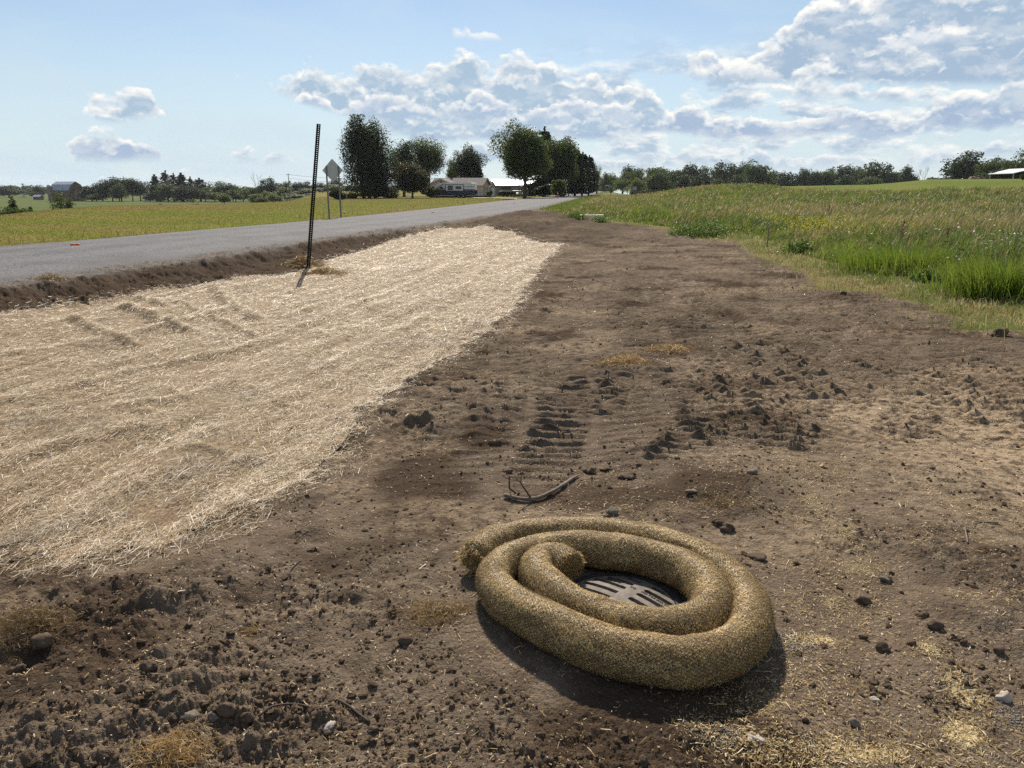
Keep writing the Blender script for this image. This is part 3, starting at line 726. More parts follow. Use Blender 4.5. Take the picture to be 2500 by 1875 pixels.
HERO = [  # name, shape, leaf tone, photo column, top row, width px, depth m, leaves, label
    ('columnar_tree', 'column', 'dark', 901, 279, 132, 150, 26000, 'tall dark columnar tree with twin upright crowns left of the house'),
    ('shade_tree', 'round', 'dark', 986, 336, 66, 186, 8000, 'dark round tree just right of the tall columnar tree'),
    ('shade_tree', 'broad', 'mid', 1047, 326, 96, 192, 10000, 'broad loose tree rising behind the blossoming tree and the left end of the house'),
    ('ornamental_tree', 'low', 'pink', 1006, 398, 92, 147, 13000, 'low dense tree with reddish flower heads beside the camper trailer'),
    ('young_tree', 'broad', 'light', 1104, 382, 36, 205, 2500, 'small pale tree behind the house roof between two dark trees'),
    ('maple_tree', 'round', 'dark', 1144, 347, 76, 186, 10000, 'dark peaked maple standing behind the right half of the house'),
    ('cedar_tree', 'cedar', 'conifer', 1166, 404, 36, 182, 3500, 'small dark cedar against the lower right of the peaked maple'),
    ('roadside_tree', 'broad', 'mid', 1281, 302, 138, 140, 27000, 'big sunlit leafy tree with a bare straight trunk on the lawn by the road'),
    ('spruce_tree', 'spruce', 'conifer', 1328, 309, 118, 166, 15000, 'dark pointed spruce peeking up behind the big roadside tree'),
    ('shade_tree', 'low', 'mid', 1370, 317, 92, 160, 16000, 'tall rounded green tree just right of the pointed spruce'),
    ('cedar_tree', 'cedar', 'conifer', 1404, 362, 54, 172, 6000, 'dark cedar closest to the rounded green tree in the roadside row'),
    ('cedar_tree', 'cedar', 'conifer', 1421, 371, 48, 182, 5500, 'middle dark cedar of the roadside row'),
    ('cedar_tree', 'cedar', 'conifer', 1437, 379, 42, 192, 5000, 'dark cedar at the far end of the roadside row'),
    ('shrub', 'shrub', 'light', 1361, 432, 40, 146, 3500, 'pale green bush beside the road in front of the cedars'),
    ('shrub', 'shrub', 'dark', 1325, 440, 52, 152, 3500, 'dark bush under the tall rounded green tree by the road'),
    ('wispy_tree', 'wispy', 'light', 1457, 402, 34, 262, 1800, 'feathery light green tree at the far end of the road'),
    ('wispy_tree', 'wispy', 'mid', 1431, 383, 36, 240, 700, 'thin half bare tree showing above the cedar row'),
    ('shrub', 'shrub', 'dark', 824, 463, 44, 125, 3500, 'round dark bush on the lawn behind the diamond sign'),
    ('shrub', 'shrub', 'dark', 944, 462, 66, 153, 2500, 'dark brush at the foot of the tall columnar tree'),
    ('shrub', 'shrub', 'dark', 862, 474, 34, 149, 1600, 'low dark bush at the left foot of the columnar tree'),
    ('shrub', 'shrub', 'dark', 1050, 452, 44, 151, 2000, 'dark bush between the blossoming tree and the camper trailer'),
    ('shrub', 'shrub', 'mid', 1196, 463, 18, 156, 700, 'small green foundation bush at the corner of the house'),
]
for i, (nm, kind, tone, X, Yt, wpx, D, n, lab) in enumerate(HERO):
    x, y = far_pt(X, D); z = gzb(x, y); h = z_at(X, Yt, D) - z; w = wpx / FPX * D * 1.0
    leaf = .31 if n > 4000 else .28
    if kind in ('spruce', 'cedar'): leaf = .42
    o = make_tree(nm, kind, tone, h, w, int(n * 1.7), leaf, 100 + i, lab, 'bush' if nm == 'shrub' else 'tree')
    o.location = (x, y, z)
PROTO = {}
def proto(kind, tone, v):
    k = (kind, tone, v)
    if k not in PROTO:
        h, w = {'broad': (12, 11), 'round': (12, 9), 'low': (11, 10), 'shrub': (4, 5), 'spruce': (14, 7), 'pine': (15, 8), 'cedar': (10, 5), 'wispy': (10, 8)}[kind]
        n = {'shrub': 900, 'wispy': 900, 'pine': 1900, 'spruce': 2300, 'cedar': 1800}.get(kind, 4600)
        lf = {'shrub': .5, 'wispy': .45, 'pine': .8, 'spruce': .8, 'cedar': .7}.get(kind, .66)
        o = make_tree('tree', kind, tone, h, w, n, lf, 500 + len(PROTO) * 7 + v, 'x', 'tree'); PROTO[k] = [o, [c for c in o.children] or children_of(o), h, w, False]
    return PROTO[k]
FAR = {
 'right': [  # the wood line behind the tall grass field
  (1477, 424, 26, 400, 'low', 'mid'), (1494, 426, 30, 430, 'low', 'mid'), (1521, 421, 34, 430, 'low', 'mid'), (1544, 407, 42, 460, 'broad', 'dark'), (1563, 416, 36, 430, 'low', 'mid'), (1600, 402, 46, 440, 'low', 'mid'),
  (1625, 414, 34, 440, 'low', 'dark'), (1652, 409, 36, 440, 'low', 'mid'), (1685, 398, 54, 440, 'low', 'dark'), (1721, 411, 38, 440, 'low', 'mid'), (1743, 412, 22, 450, 'low', 'dark'), (1769, 404, 54, 430, 'low', 'dark'),
  (1794, 405, 36, 440, 'low', 'mid'), (1816, 397, 36, 440, 'broad', 'dark'), (1846, 398, 50, 420, 'low', 'mid'), (1875, 418, 34, 430, 'low', 'mid'), (1895, 423, 28, 430, 'low', 'dark'),
  (1596, 421, 40, 380, 'low', 'mid'), (1618, 424, 36, 375, 'low', 'mid'), (1555, 434, 28, 370, 'low', 'light'), (1748, 433, 26, 370, 'low', 'mid'), (1519, 436, 30, 370, 'low', 'light'), (1667, 430, 34, 380, 'low', 'dark'), (1700, 432, 34, 384, 'low', 'dark'), (1795, 430, 40, 380, 'low', 'dark'),
  (1918, 418, 44, 420, 'low', 'dark'), (1954, 416, 30, 420, 'low', 'dark'), (1969, 415, 28, 430, 'broad', 'dark'), (1986, 416, 32, 420, 'low', 'dark'), (2012, 413, 38, 420, 'low', 'mid'), (2029, 413, 28, 430, 'low', 'mid'),
  (2057, 401, 52, 420, 'low', 'dark'), (2089, 410, 26, 440, 'broad', 'mid'), (2106, 413, 36, 410, 'low', 'mid'), (2138, 403, 66, 410, 'low', 'dark'), (2171, 416, 36, 410, 'low', 'mid'), (2190, 414, 32, 420, 'low', 'mid'), (2215, 406, 40, 400, 'wispy', 'dark'), (2213, 413, 34, 400, 'low', 'dark'),
  (2060, 430, 40, 380, 'low', 'dark'), (2120, 428, 40, 380, 'low', 'mid')],
 'edge': [(2349, 376, 80, 300, 'low', 'dark'), (2396, 404, 26, 270, 'low', 'mid'), (2414, 390, 42, 270, 'low', 'mid'), (2434, 391, 36, 275, 'low', 'dark'), (2458, 385, 42, 270, 'low', 'mid'), (2488, 370, 54, 265, 'low', 'mid'), (2520, 366, 50, 265, 'low', 'dark'), (2560, 360, 60, 265, 'low', 'dark'), (2440, 410, 50, 255, 'low', 'dark'), (2402, 420, 30, 250, 'shrub', 'mid')],
 'left': [(19, 456, 50, 620, 'low', 'dark'), (-30, 456, 50, 620, 'low', 'dark'), (95, 454, 24, 640, 'low', 'dark'), (82, 468, 18, 600, 'low', 'dark'), (206, 461, 26, 440, 'low', 'dark'), (221, 452, 38, 440, 'low', 'dark'), (247, 450, 40, 440, 'low', 'dark'), (272, 434, 42, 445, 'broad', 'dark'), (294, 436, 40, 450, 'broad', 'dark'),
  (288, 452, 36, 430, 'low', 'dark'), (321, 437, 34, 450, 'broad', 'dark'), (340, 439, 36, 450, 'broad', 'dark'), (364, 474, 26, 430, 'low', 'dark'), (232, 474, 40, 432, 'low', 'dark'), (380, 428, 38, 430, 'spruce', 'conifer'), (408, 419, 32, 440, 'pine', 'conifer'), (427, 425, 26, 445, 'pine', 'conifer'), (445, 424, 44, 430, 'spruce', 'conifer'),
  (467, 433, 24, 445, 'pine', 'conifer'), (488, 436, 38, 430, 'pine', 'conifer'), (408, 449, 44, 420, 'low', 'mid'), (440, 456, 40, 415, 'low', 'dark'), (470, 458, 36, 415, 'low', 'dark'), (498, 462, 30, 420, 'low', 'mid'), (534, 446, 48, 440, 'low', 'mid'), (567, 447, 32, 440, 'low', 'mid'), (522, 467, 34, 410, 'low', 'mid'), (573, 464, 30, 410, 'low', 'mid'),
  (592, 464, 26, 420, 'low', 'mid'), (616, 454, 40, 430, 'low', 'mid'), (652, 440, 36, 420, 'low', 'dark'), (650, 466, 26, 380, 'low', 'light'), (670, 474, 32, 360, 'low', 'light'), (675, 450, 28, 430, 'low', 'dark'), (693, 445, 28, 440, 'broad', 'dark'), (699, 470, 26, 380, 'low', 'mid'), (727, 443, 30, 430, 'low', 'dark'), (746, 446, 30, 430, 'low', 'dark'),
  (747, 459, 40, 390, 'low', 'willow'), (780, 447, 32, 430, 'low', 'dark'), (787, 458, 34, 390, 'low', 'willow'), (813, 450, 38, 390, 'low', 'willow'), (820, 437, 34, 430, 'low', 'dark'), (686, 458, 42, 400, 'low', 'mid'), (626, 474, 32, 330, 'low', 'light'), (637, 481, 24, 320, 'low', 'mid'), (545, 474, 26, 340, 'low', 'light'), (718, 474, 36, 370, 'low', 'willow'), (770, 476, 36, 360, 'low', 'willow')],
}
ORD = ['first', 'second', 'third', 'fourth', 'fifth', 'sixth', 'seventh', 'eighth', 'ninth', 'tenth', 'eleventh', 'twelfth', 'thirteenth', 'fourteenth', 'fifteenth', 'sixteenth', 'seventeenth', 'eighteenth', 'nineteenth', 'twentieth']
def ordinal(n):
    n += 1
    if n <= 20: return ORD[n - 1]
    t_, u_ = divmod(n, 10); tens = {2: 'twent', 3: 'thirt', 4: 'fort', 5: 'fift'}[t_]
    return tens + 'ieth' if u_ == 0 else tens + 'y-' + ORD[u_ - 1]
PLACE = {'right': ('from the road in the tree line behind the field', 'trees lining the far side of the tall grass field'),
         'edge': ('from the left in the grove by the open shed', 'trees in the grove on the right hand rise'),
         'left': ('from the left in the distant tree line', 'trees in the distant line beyond the lawn')}
LOOK = {('low', 'dark'): 'dark full tree', ('low', 'mid'): 'green full tree', ('low', 'light'): 'pale green small tree', ('broad', 'dark'): 'tall dark spreading tree', ('broad', 'mid'): 'tall green spreading tree',
        ('spruce', 'conifer'): 'dark pointed spruce', ('pine', 'conifer'): 'ragged dark pine', ('wispy', 'dark'): 'spiky topped dark tree', ('low', 'willow'): 'grey green willowy tree', ('shrub', 'mid'): 'low weedy bush'}
NAMES = {'spruce': 'spruce_tree', 'pine': 'pine_tree', 'shrub': 'shrub', 'wispy': 'spiky_tree'}
for side, lst in FAR.items():
    for i, (X, Yt, wpx, D, kind, tone) in enumerate(sorted(lst)):
        p = proto(kind, tone, (i * 7 + len(lst)) % (3 if kind == 'low' else 2))
        if not p[4]: o = p[0]; p[4] = True
        else: o = copy_thing(p[0], p[1])
        o.name = NAMES.get(kind, 'field_tree')
        stand(o, X, Yt, D, p[2] * .97, wpx * 1.30, p[3])
        tag(o, f'{LOOK[(kind, tone)]}, {ordinal(i)} {PLACE[side][0]}', 'bush' if kind == 'shrub' else 'tree', PLACE[side][1])
# single small trees and bushes on the left slope and in the fields
ODD = [('sapling', 'round', 'mid', 27, 476, 20, 96, 'thin young tree at the far left edge beyond the lawn'), ('field_tree', 'broad', 'mid', 139, 464, 44, 150, 'small tree with bare forked trunks in front of the barn'),
       ('field_tree', 'broad', 'mid', 164, 476, 26, 155, 'smaller slim tree right beside the forked tree in front of the barn'), ('shrub', 'shrub', 'mid', 20, 509, 70, 66, 'leafy thicket bush at the far left edge of the lawn'),
       ('shrub', 'shrub', 'light', 68, 511, 18, 72, 'small light bush just right of the thicket at the lawn edge'), ('shrub', 'shrub', 'mid', 264, 497, 14, 180, 'lone low bush in the valley below the barn trees'),
       ('shrub', 'shrub', 'light', 385, 489, 16, 200, 'small pale bush on the lawn crest below the pointed spruces'), ('shrub', 'shrub', 'light', 476, 478, 26, 170, 'pale green bush beside the dark brush pile'),
       ('shrub', 'shrub', 'light', 1841, 439, 18, 366, 'small bright bush at the foot of the tree line behind the field'), ('shrub', 'shrub', 'light', 1947, 440, 32, 366, 'low light green bush at the foot of the tree line, right half'),
       ('shrub', 'shrub', 'light', 1532, 450, 30, 330, 'bright green roadside bush beyond the mailbox'), ('shrub', 'shrub', 'mid', 1490, 446, 30, 340, 'green bush at the far end of the road'), ('shrub', 'shrub', 'mid', 2492, 455, 22, 92, 'dark weedy bush at the right edge of the field')]
for i, (nm, kind, tone, X, Yt, wpx, D, lab) in enumerate(ODD):
    x, y = far_pt(X, D); z = gzb(x, y); h = max(.8, z_at(X, Yt, D) - z); w = wpx / FPX * D
    if kind == 'round' or kind == 'broad':
        r = np.random.default_rng(900 + i); o = empty(nm); tag(o, lab, 'tree')
        P = crown_points('broad', h, w, 900, r); P = P[P[:, 2] > .35 * h]; V, F, rnd = leaves(P, .28, r, .7)
        mk('crown', V, F, LEAF[tone], o, attrs={'rnd': rnd})
        B = MB()
        for k in range(1 if w < 3 else 4):
            dx = (k - 1.5) * .22 * w if w > 3 else 0
            B.tube([(dx * .6, 0, -.4), (dx, .1, .35 * h), (dx * 1.3, 0, .75 * h)], [.13, .1, .03], 6)
        B.obj('trunk', M_BARK, o, smooth=True)
    else: o = make_tree(nm, kind, tone, h, w, 900, max(.16, .02 * w + .14), 900 + i, lab, 'bush')
    o.location = (x, y, z)
def bare_tree(X, Yt, D, w, seed, lab):
    x, y = far_pt(X, D); z = gzb(x, y); h = z_at(X, Yt, D) - z; r = np.random.default_rng(seed); B = MB()
    def br(p, d, L, rad, lev):
        q = p + d * L; m = p + d * L * .5 + r.normal(size=3) * .03 * L
        B.tube([p, m, q], [rad, rad * .8, rad * .55], 5, cap=False)
        if lev:
            for k in range(3):
                e = d + r.normal(size=3) * .33; e[2] = abs(e[2]) + .25; e /= np.linalg.norm(e); br(q if k else m, e, L * r.uniform(.55, .75), rad * .55, lev - 1)
    br(np.zeros(3), np.array([.02, 0, 1.]), h * .42, .10 + .006 * h, 4)
    o = empty('bare_tree', (x, y, z)); B.obj('trunk', M_BARKG, o); tag(o, lab, 'tree')
    o.rotation_euler = (0, 0, seed)
    return o
bare_tree(2241, 415, 380, 4, 1, 'leafless grey tree on the field crest, shorter one of two')
bare_tree(2254, 408, 380, 4, 4, 'leafless grey tree on the field crest, taller one of two')
bare_tree(628, 426, 420, 4, 7, 'leafless pale tree rising above the distant left tree line')
# far-off woods that read as one mass
def far_wood(name, spec, seed):
    r = np.random.default_rng(seed); Ps = []
    for (a0, a1, D, top, n) in spec:
        for k in range(n):
            az = R(r.uniform(a0, a1)); d = D * r.uniform(.92, 1.1); x, y = d * math.sin(az), d * math.cos(az); z = gzb(x, y)
            hh = (CZ + top / FPX * D) - z; hh = max(3, hh * r.uniform(.65, 1.05)); m = 260; u = r.normal(size=(m, 3)); u /= np.linalg.norm(u, axis=1)[:, None]
            Ps.append(np.array([x, y, z + hh * .5]) + u * np.array([hh * .6, hh * .6, hh * .5]) * r.uniform(.8, 1.05, (m, 1)))
    P = np.vstack(Ps); V, F, rnd = leaves(P, 2.2, r, .7)
    return tag(mk(name, V, F, LEAF['mid'], attrs={'rnd': rnd}), kind='stuff')
far_wood('far_woods', [(-40, -26, 1150, 7, 60), (-27, -10, 900, 7, 60), (23, 32, 900, 24, 45), (5, 24, 620, 12, 70), (-13, 6, 620, 8, 50)], 3)

# ------------------------------------------------------------------ buildings
M_SIDING = mat('tan_siding', (.52, .44, .36), .7, .12, 3, .01, 5)
M_SHINGLE = mat('brown_shingle', (.17, .15, .135), .9, .3, 6, .02, 20)
M_TRIM = mat('white_trim', (.75, .73, .70), .6, .08, 4)
M_GLASS = mat('window_glass', (.02, .024, .03), .12, .3, 2, spec=.6)
M_DARK = mat('dark_foundation', (.06, .055, .05), .9, .3, 5)
M_WHITE = mat('white_paint', (.78, .78, .77), .45, .06, 3)
M_NAVY = mat('navy_panel', (.035, .045, .075), .4, .25, 3)
M_GREYP = mat('grey_panel', (.36, .38, .40), .45, .12, 3)
M_BLACK = mat('black_rubber', (.018, .018, .02), .7, .3, 8)
M_METAL = mat('white_metal_roof', (.80, .80, .80), .35, .08, 2, spec=.5)
M_BARNW = mat('weathered_boards', (.20, .13, .10), .9, .45, 2.2, .02, 9)
M_BARNR = mat('barn_metal_roof', (.34, .37, .44), .5, .15, 1.5)
M_BLOCK = mat('silo_blocks', (.28, .22, .19), .9, .3, 3)
M_WOOD = mat('weathered_wood', (.22, .18, .14), .9, .4, 7, .01, 30)
M_GALV = mat('galvanised_steel', (.20, .205, .20), .55, .25, 14, metal=.35)
M_SIGN = mat('sign_aluminium', (.50, .50, .49), .5, .08, 5, metal=.25)
M_ORANGE = mat('orange_plastic', (.75, .14, .035), .5, .2, 30)
M_PINK = mat('pink_ribbon', (.90, .33, .27), .6, .12, 30)
M_CONC = mat('pale_concrete', (.66, .61, .54), .85, .2, 8, .004, 60)
M_IRON = mat('cast_iron', (.20, .175, .15), .72, .45, 22, .0012, 240, spec=.25, metal=.0)
M_PIT = mat('dark_pit', (.03, .028, .025), .95, .3, 8)
M_RUST = mat('rusty_post', (.032, .022, .018), .6, .4, 20, .0006, 90)
def gable_roof(B, x0, x1, y0, y1, ze, zr, axis='x', oh=.4, th=.14):
    """two pitched slabs with overhang"""
    if axis == 'x':
        ym = (y0 + y1) / 2; k = (zr - ze) / (ym - y0); a = oh
        for sgn, ye in ((-1, y0), (1, y1)):
            p = [(x0 - a, ym, zr), (x1 + a, ym, zr), (x1 + a, ye + sgn * a, ze - k * a), (x0 - a, ye + sgn * a, ze - k * a)]
            V = p + [(q[0], q[1], q[2] + th) for q in p]
            B.raw(V, [(0, 1, 2, 3), (7, 6, 5, 4), (0, 4, 5, 1), (1, 5, 6, 2), (2, 6, 7, 3), (3, 7, 4, 0)])
    else:
        xm = (x0 + x1) / 2; k = (zr - ze) / (xm - x0); a = oh
        for sgn, xe in ((-1, x0), (1, x1)):
            p = [(xm, y0 - a, zr), (xm, y1 + a, zr), (xe + sgn * a, y1 + a, ze - k * a), (xe + sgn * a, y0 - a, ze - k * a)]
            V = p + [(q[0], q[1], q[2] + th) for q in p]
            B.raw(V, [(0, 1, 2, 3), (7, 6, 5, 4), (0, 4, 5, 1), (1, 5, 6, 2), (2, 6, 7, 3), (3, 7, 4, 0)])
def gable_walls(B, x0, x1, y0, y1, z0, ze, zr, axis='x'):
    if axis == 'x':
        ym = (y0 + y1) / 2; P = [(y0, z0), (y1, z0), (y1, ze), (ym, zr), (y0, ze)]
        V = [(x0, y, z) for y, z in P] + [(x1, y, z) for y, z in P]
    else:
        xm = (x0 + x1) / 2; P = [(x0, z0), (x1, z0), (x1, ze), (xm, zr), (x0, ze)]
        V = [(x, y0, z) for x, z in P] + [(x, y1, z) for x, z in P]
    B.raw(V, [(0, 1, 2, 3, 4), (9, 8, 7, 6, 5)] + [(i, (i + 1) % 5, 5 + (i + 1) % 5, 5 + i) for i in range(5)])
def window(root, c, w, h, rz=0.0, shutters=False):
    f = empty('window', c, rz); f.parent = root
    fr = MB(); t = .07
    for d in (-1, 1): fr.box((d * w / 2, 0, 0), (t, .08, h + t)); fr.box((0, 0, d * h / 2), (w - t, .08, t))
    fr.box((0, 0, 0), (w - t, .05, .04)); fr.obj('frame', M_TRIM, f)
    MB().box((0, .01, 0), (w, .03, h)).obj('pane', M_GLASS, f)
def anchor(X, D): x, y = far_pt(X, D); return (x, y, gzb(x, y))
def build_house():
    h = empty('house', anchor(1178, 165), R(-12)); tag(h, 'low tan ranch house with a brown gabled roof behind the camper trailer', 'house')
    B = MB(); gable_walls(B, -11.0, 0, 0, 5.8, .35, 2.65, 3.9); gable_walls(B, -10.8, -5.75, -2.6, -.01, .35, 2.7, 3.75, 'y'); B.obj('wall', M_SIDING, h)
    B = MB(); gable_roof(B, -11.0, 0, 0, 5.8, 2.66, 3.91, oh=.45); B.obj('roof', M_SHINGLE, h)
    B = MB(); gable_roof(B, -10.8, -5.75, -2.6, 2.2, 2.71, 3.76, 'y', oh=.42); B.obj('roof', M_SHINGLE, h)
    B = MB()
    for x0, x1, sg in ((-11.22, -8.27, 1), (-5.33, -8.27, 1)):   # pale barge boards of the front gable
        B.raw([(x0, -3.05, 2.52), (x1, -3.05, 3.76), (x1, -3.05, 3.97), (x0, -3.05, 2.75), (x0, -3.0, 2.52), (x1, -3.0, 3.76), (x1, -3.0, 3.97), (x0, -3.0, 2.75)], [(0, 1, 2, 3), (7, 6, 5, 4), (0, 4, 5, 1), (1, 5, 6, 2), (2, 6, 7, 3), (3, 7, 4, 0)])
    B.box((-2.6, -.46, 2.52), (5.8, .05, .16)); B.obj('trim', M_TRIM, h)
    B = MB(); B.box((-5.5, 2.9, .17), (11, 5.8, .36)); B.box((-8.27, -1.3, .17), (5.05, 2.6, .36)); B.obj('foundation', M_DARK, h)
    window(h, (-10.1, -2.62, 1.85), .75, .85); window(h, (-9.2, -2.62, 1.95), .5, .9); window(h, (-6.6, -2.62, 1.9), .9, .8)
    window(h, (-3.6, -.03, 1.85), 1.2, 1.0)
    window(h, (.02, 1.7, 1.8), .8, 1.0, R(90)); window(h, (.02, 3.9, 1.8), .8, 1.0, R(90))
    MB().box((-8.27, -2.63, 3.2), (.34, .05, .34)).obj('gable_vent', M_DARK, h)
    MB().box((-7.6, 3.0, 4.1), (.5, .5, .5)).obj('chimney', M_DARK, h)
build_house()
def build_camper():
    c = empty('camper_trailer', anchor(1112, 156), R(-5)); tag(c, 'white and navy camper trailer with slide out parked in front of the tan house', 'camper trailer')
    L = 8.2; z0 = .55; zt = 2.85
    prof = [(-L / 2 + .25, z0), (L / 2, z0), (L / 2, zt - .05), (L / 2 - .1, zt), (-L / 2 + 1.0, zt), (-L / 2 + .35, zt - .55), (-L / 2, 1.55), (-L / 2, 1.0)]
    MB().prism(prof, -1.2, 1.2).obj('body', M_WHITE, c, bevel=.04)
    MB().prism([(-L / 2 + .24, z0 - .03), (L / 2 + .012, z0 - .03), (L / 2 + .012, 1.50), (.8, 1.50), (-1.8, 1.58), (-L / 2 - .012, 1.62), (-L / 2 - .012, .98)], -1.215, 1.215).obj('lower_panel', M_NAVY, c)
    B = MB(); B.raw([(-4.0, -1.222, 1.75), (-3.75, -1.222, 1.75), (-2.1, -1.222, 2.62), (-2.1, -1.222, 2.75), (-4.0, -1.21, 1.75), (-3.75, -1.21, 1.75), (-2.1, -1.21, 2.62), (-2.1, -1.21, 2.75)], [(0, 1, 2, 3), (7, 6, 5, 4), (0, 4, 5, 1), (1, 5, 6, 2), (2, 6, 7, 3), (3, 7, 4, 0)])
    B.obj('stripe', M_NAVY, c)
    MB().box((-2.9, -1.222, 1.70), (2.4, .02, .10), ry=R(-5)).obj('stripe', M_NAVY, c); MB().box((3.0, -1.222, 2.15), (2.0, .02, .07)).obj('stripe', M_NAVY, c); MB().box((2.9, -1.222, 1.62), (2.2, .02, .12)).obj('stripe', M_NAVY, c)
    MB().box((0, 0, zt + .035), (L - 1.4, 2.34, .07)).obj('roof_cap', M_WHITE, c); 
    MB().box((2.9, .2, zt + .17), (.5, .4, .2)).obj('roof_vent', M_WHITE, c); MB().box((-.3, -.3, zt + .19), (.35, .3, .22)).obj('roof_vent', M_WHITE, c)
    s = MB().box((.05, -1.42, 1.65), (3.5, .42, 2.0)).obj('slide_out', M_WHITE, c, bevel=.03)
    B = MB()
    for x in (-1.72, 1.82): B.box((x, -1.64, 1.65), (.12, .03, 2.0))
    B.box((.05, -1.64, 2.61), (3.42, .03, .10)); B.obj('slide_border', M_NAVY, s)
    B = MB(); B.box((.05, -1.645, 1.02), (3.4, .02, .78)); B.obj('slide_lower_panel', M_NAVY, s)
    for x, z, w, hh in ((-.75, 1.95, 1.05, .85), (.85, 1.95, 1.1, .55)): MB().box((x, -1.65, z), (w, .03, hh)).obj('window', M_GLASS, s)
    MB().box((-2.65, -1.225, 1.9), (.65, .03, .5)).obj('window', M_GLASS, c)
    MB().box((3.2, -1.225, 1.25), (.5, .02, .3)).obj('hatch', M_BLACK, c)
    MB().box((-3.6, -1.225, 1.1), (.45, .02, .35)).obj('decal', M_GREYP, c)
    for x in (.8, 1.65):
        w = empty('wheel', (x, -1.05, .36)); w.parent = c
        B = MB(); B.tube([(0, -.11, 0), (0, .11, 0)], .36, 18); B.obj('tyre', M_BLACK, w)
        B = MB(); B.tube([(0, -.125, 0), (0, -.112, 0)], .19, 14); B.obj('rim', M_GREYP, w)
    for x in (.8, 1.65):
        w = empty('wheel', (x, 1.05, .36)); w.parent = c; MB().tube([(0, -.11, 0), (0, .11, 0)], .36, 18).obj('tyre', M_BLACK, w)
    B = MB(); B.tube([(-4.1, -.6, .5), (-5.0, 0, .48), (-4.1, .6, .5)], .05, 6); B.tube([(-4.9, 0, .48), (-4.9, 0, .0)], .05, 6); B.obj('hitch', M_BLACK, c)
    B = MB(); B.tube([(-4.35, -.2, .5), (-4.35, -.2, 1.05)], .15, 10); B.tube([(-4.35, .2, .5), (-4.35, .2, 1.05)], .15, 10); B.obj('gas_bottles', M_BLACK, c)
    B = MB(); B.box((4.3, -.3, 1.15), (.22, .75, .75)); B.obj('spare_wheel_cover', M_BLACK, c)
    for x in (-3.2, 3.4): MB().tube([(x, -1.0, .55), (x, -1.0, 0)], .05, 6).obj('jack', M_GREYP, c)
build_camper()
def build_shed():
    s = empty('garden_shed', anchor(1203, 176), R(58)); tag(s, 'small pale shed with white door and tan gable roof right of the house', 'shed')
    B = MB(); gable_walls(B, -1.2, 1.2, 0, 4.2, 0, 2.2, 3.3, 'y'); B.obj('wall', M_GREYP, s)
    B = MB(); gable_roof(B, -1.2, 1.2, 0, 4.2, 2.21, 3.31, 'y', .18, .1); B.obj('roof', mat('tan_roof', (.45, .37, .31), .8, .2, 5), s)
    MB().box((-.1, -.03, 1.0), (1.5, .05, 1.9)).obj('door', M_WHITE, s)
build_shed()
def build_whiteroof():
    s = empty('pole_barn', anchor(1204, 198), R(3)); tag(s, 'long grey building with a bright white metal roof behind the shed', 'barn')
    B = MB(); gable_walls(B, 0, 11, 0, 9, 0, 2.6, 4.0); B.obj('wall', mat('grey_metal_wall', (.22, .21, .20), .7, .15, 3), s)
    B = MB(); gable_roof(B, 0, 11, 0, 9, 2.61, 4.01, oh=.3); B.obj('roof', M_METAL, s)
    MB().box((3.2, -.04, 1.1), (2.4, .06, 2.1)).obj('door', M_DARK, s)
build_whiteroof()
def build_boat():
    b = empty('covered_boat', anchor(1238, 178), R(28)); tag(b, 'dark covered boat with a pale stripe parked near the white roofed building', 'boat')
    def hull(w0, z0, z1, off):
        V = []; st = [(-2.0, .95), (-1.0, 1.0), (0, .98), (1.0, .85), (1.9, .45), (2.35, .05)]
        for x, k in st:
            V += [(x, -w0 * k + off * 0, z1 + .1 * max(0, x)), (x, -w0 * k * .75, z0), (x, w0 * k * .75, z0), (x, w0 * k, z1 + .1 * max(0, x))]
        F = []
        for i in range(len(st) - 1):
            for k in range(4): F.append((i * 4 + k, i * 4 + (k + 1) % 4, (i + 1) * 4 + (k + 1) % 4, (i + 1) * 4 + k))
        F += [(3, 2, 1, 0), (20, 21, 22, 23)]
        return V, F
    MB().raw(*hull(1.05, .45, .95, 0)).obj('hull', M_BLACK, b)
    MB().raw(*hull(1.07, .86, .96, 0)).obj('stripe', M_GREYP, b)
    V, F = hull(1.0, .96, 1.15, 0); B = MB().raw(V, F); B.raw([(-1.9, -.7, 1.14), (1.6, -.4, 1.3), (1.6, .4, 1.3), (-1.9, .7, 1.14), (-1.0, 0, 1.65), (.6, 0, 1.6)], [(0, 1, 5, 4), (3, 4, 5, 2), (0, 4, 3), (1, 2, 5), (0, 3, 2, 1)]); B.obj('cover', M_DARK, b)
    B = MB(); B.box((0, 0, .36), (4.0, .9, .08)); B.tube([(2.0, 0, .36), (3.1, 0, .36), (3.1, 0, 0)], .05, 6); B.obj('trailer', M_BLACK, b)
    for y in (-.85, .85): MB().tube([(-.5, y - .08, .28), (-.5, y + .08, .28)], .28, 12).obj('wheel', M_BLACK, b)
build_boat()
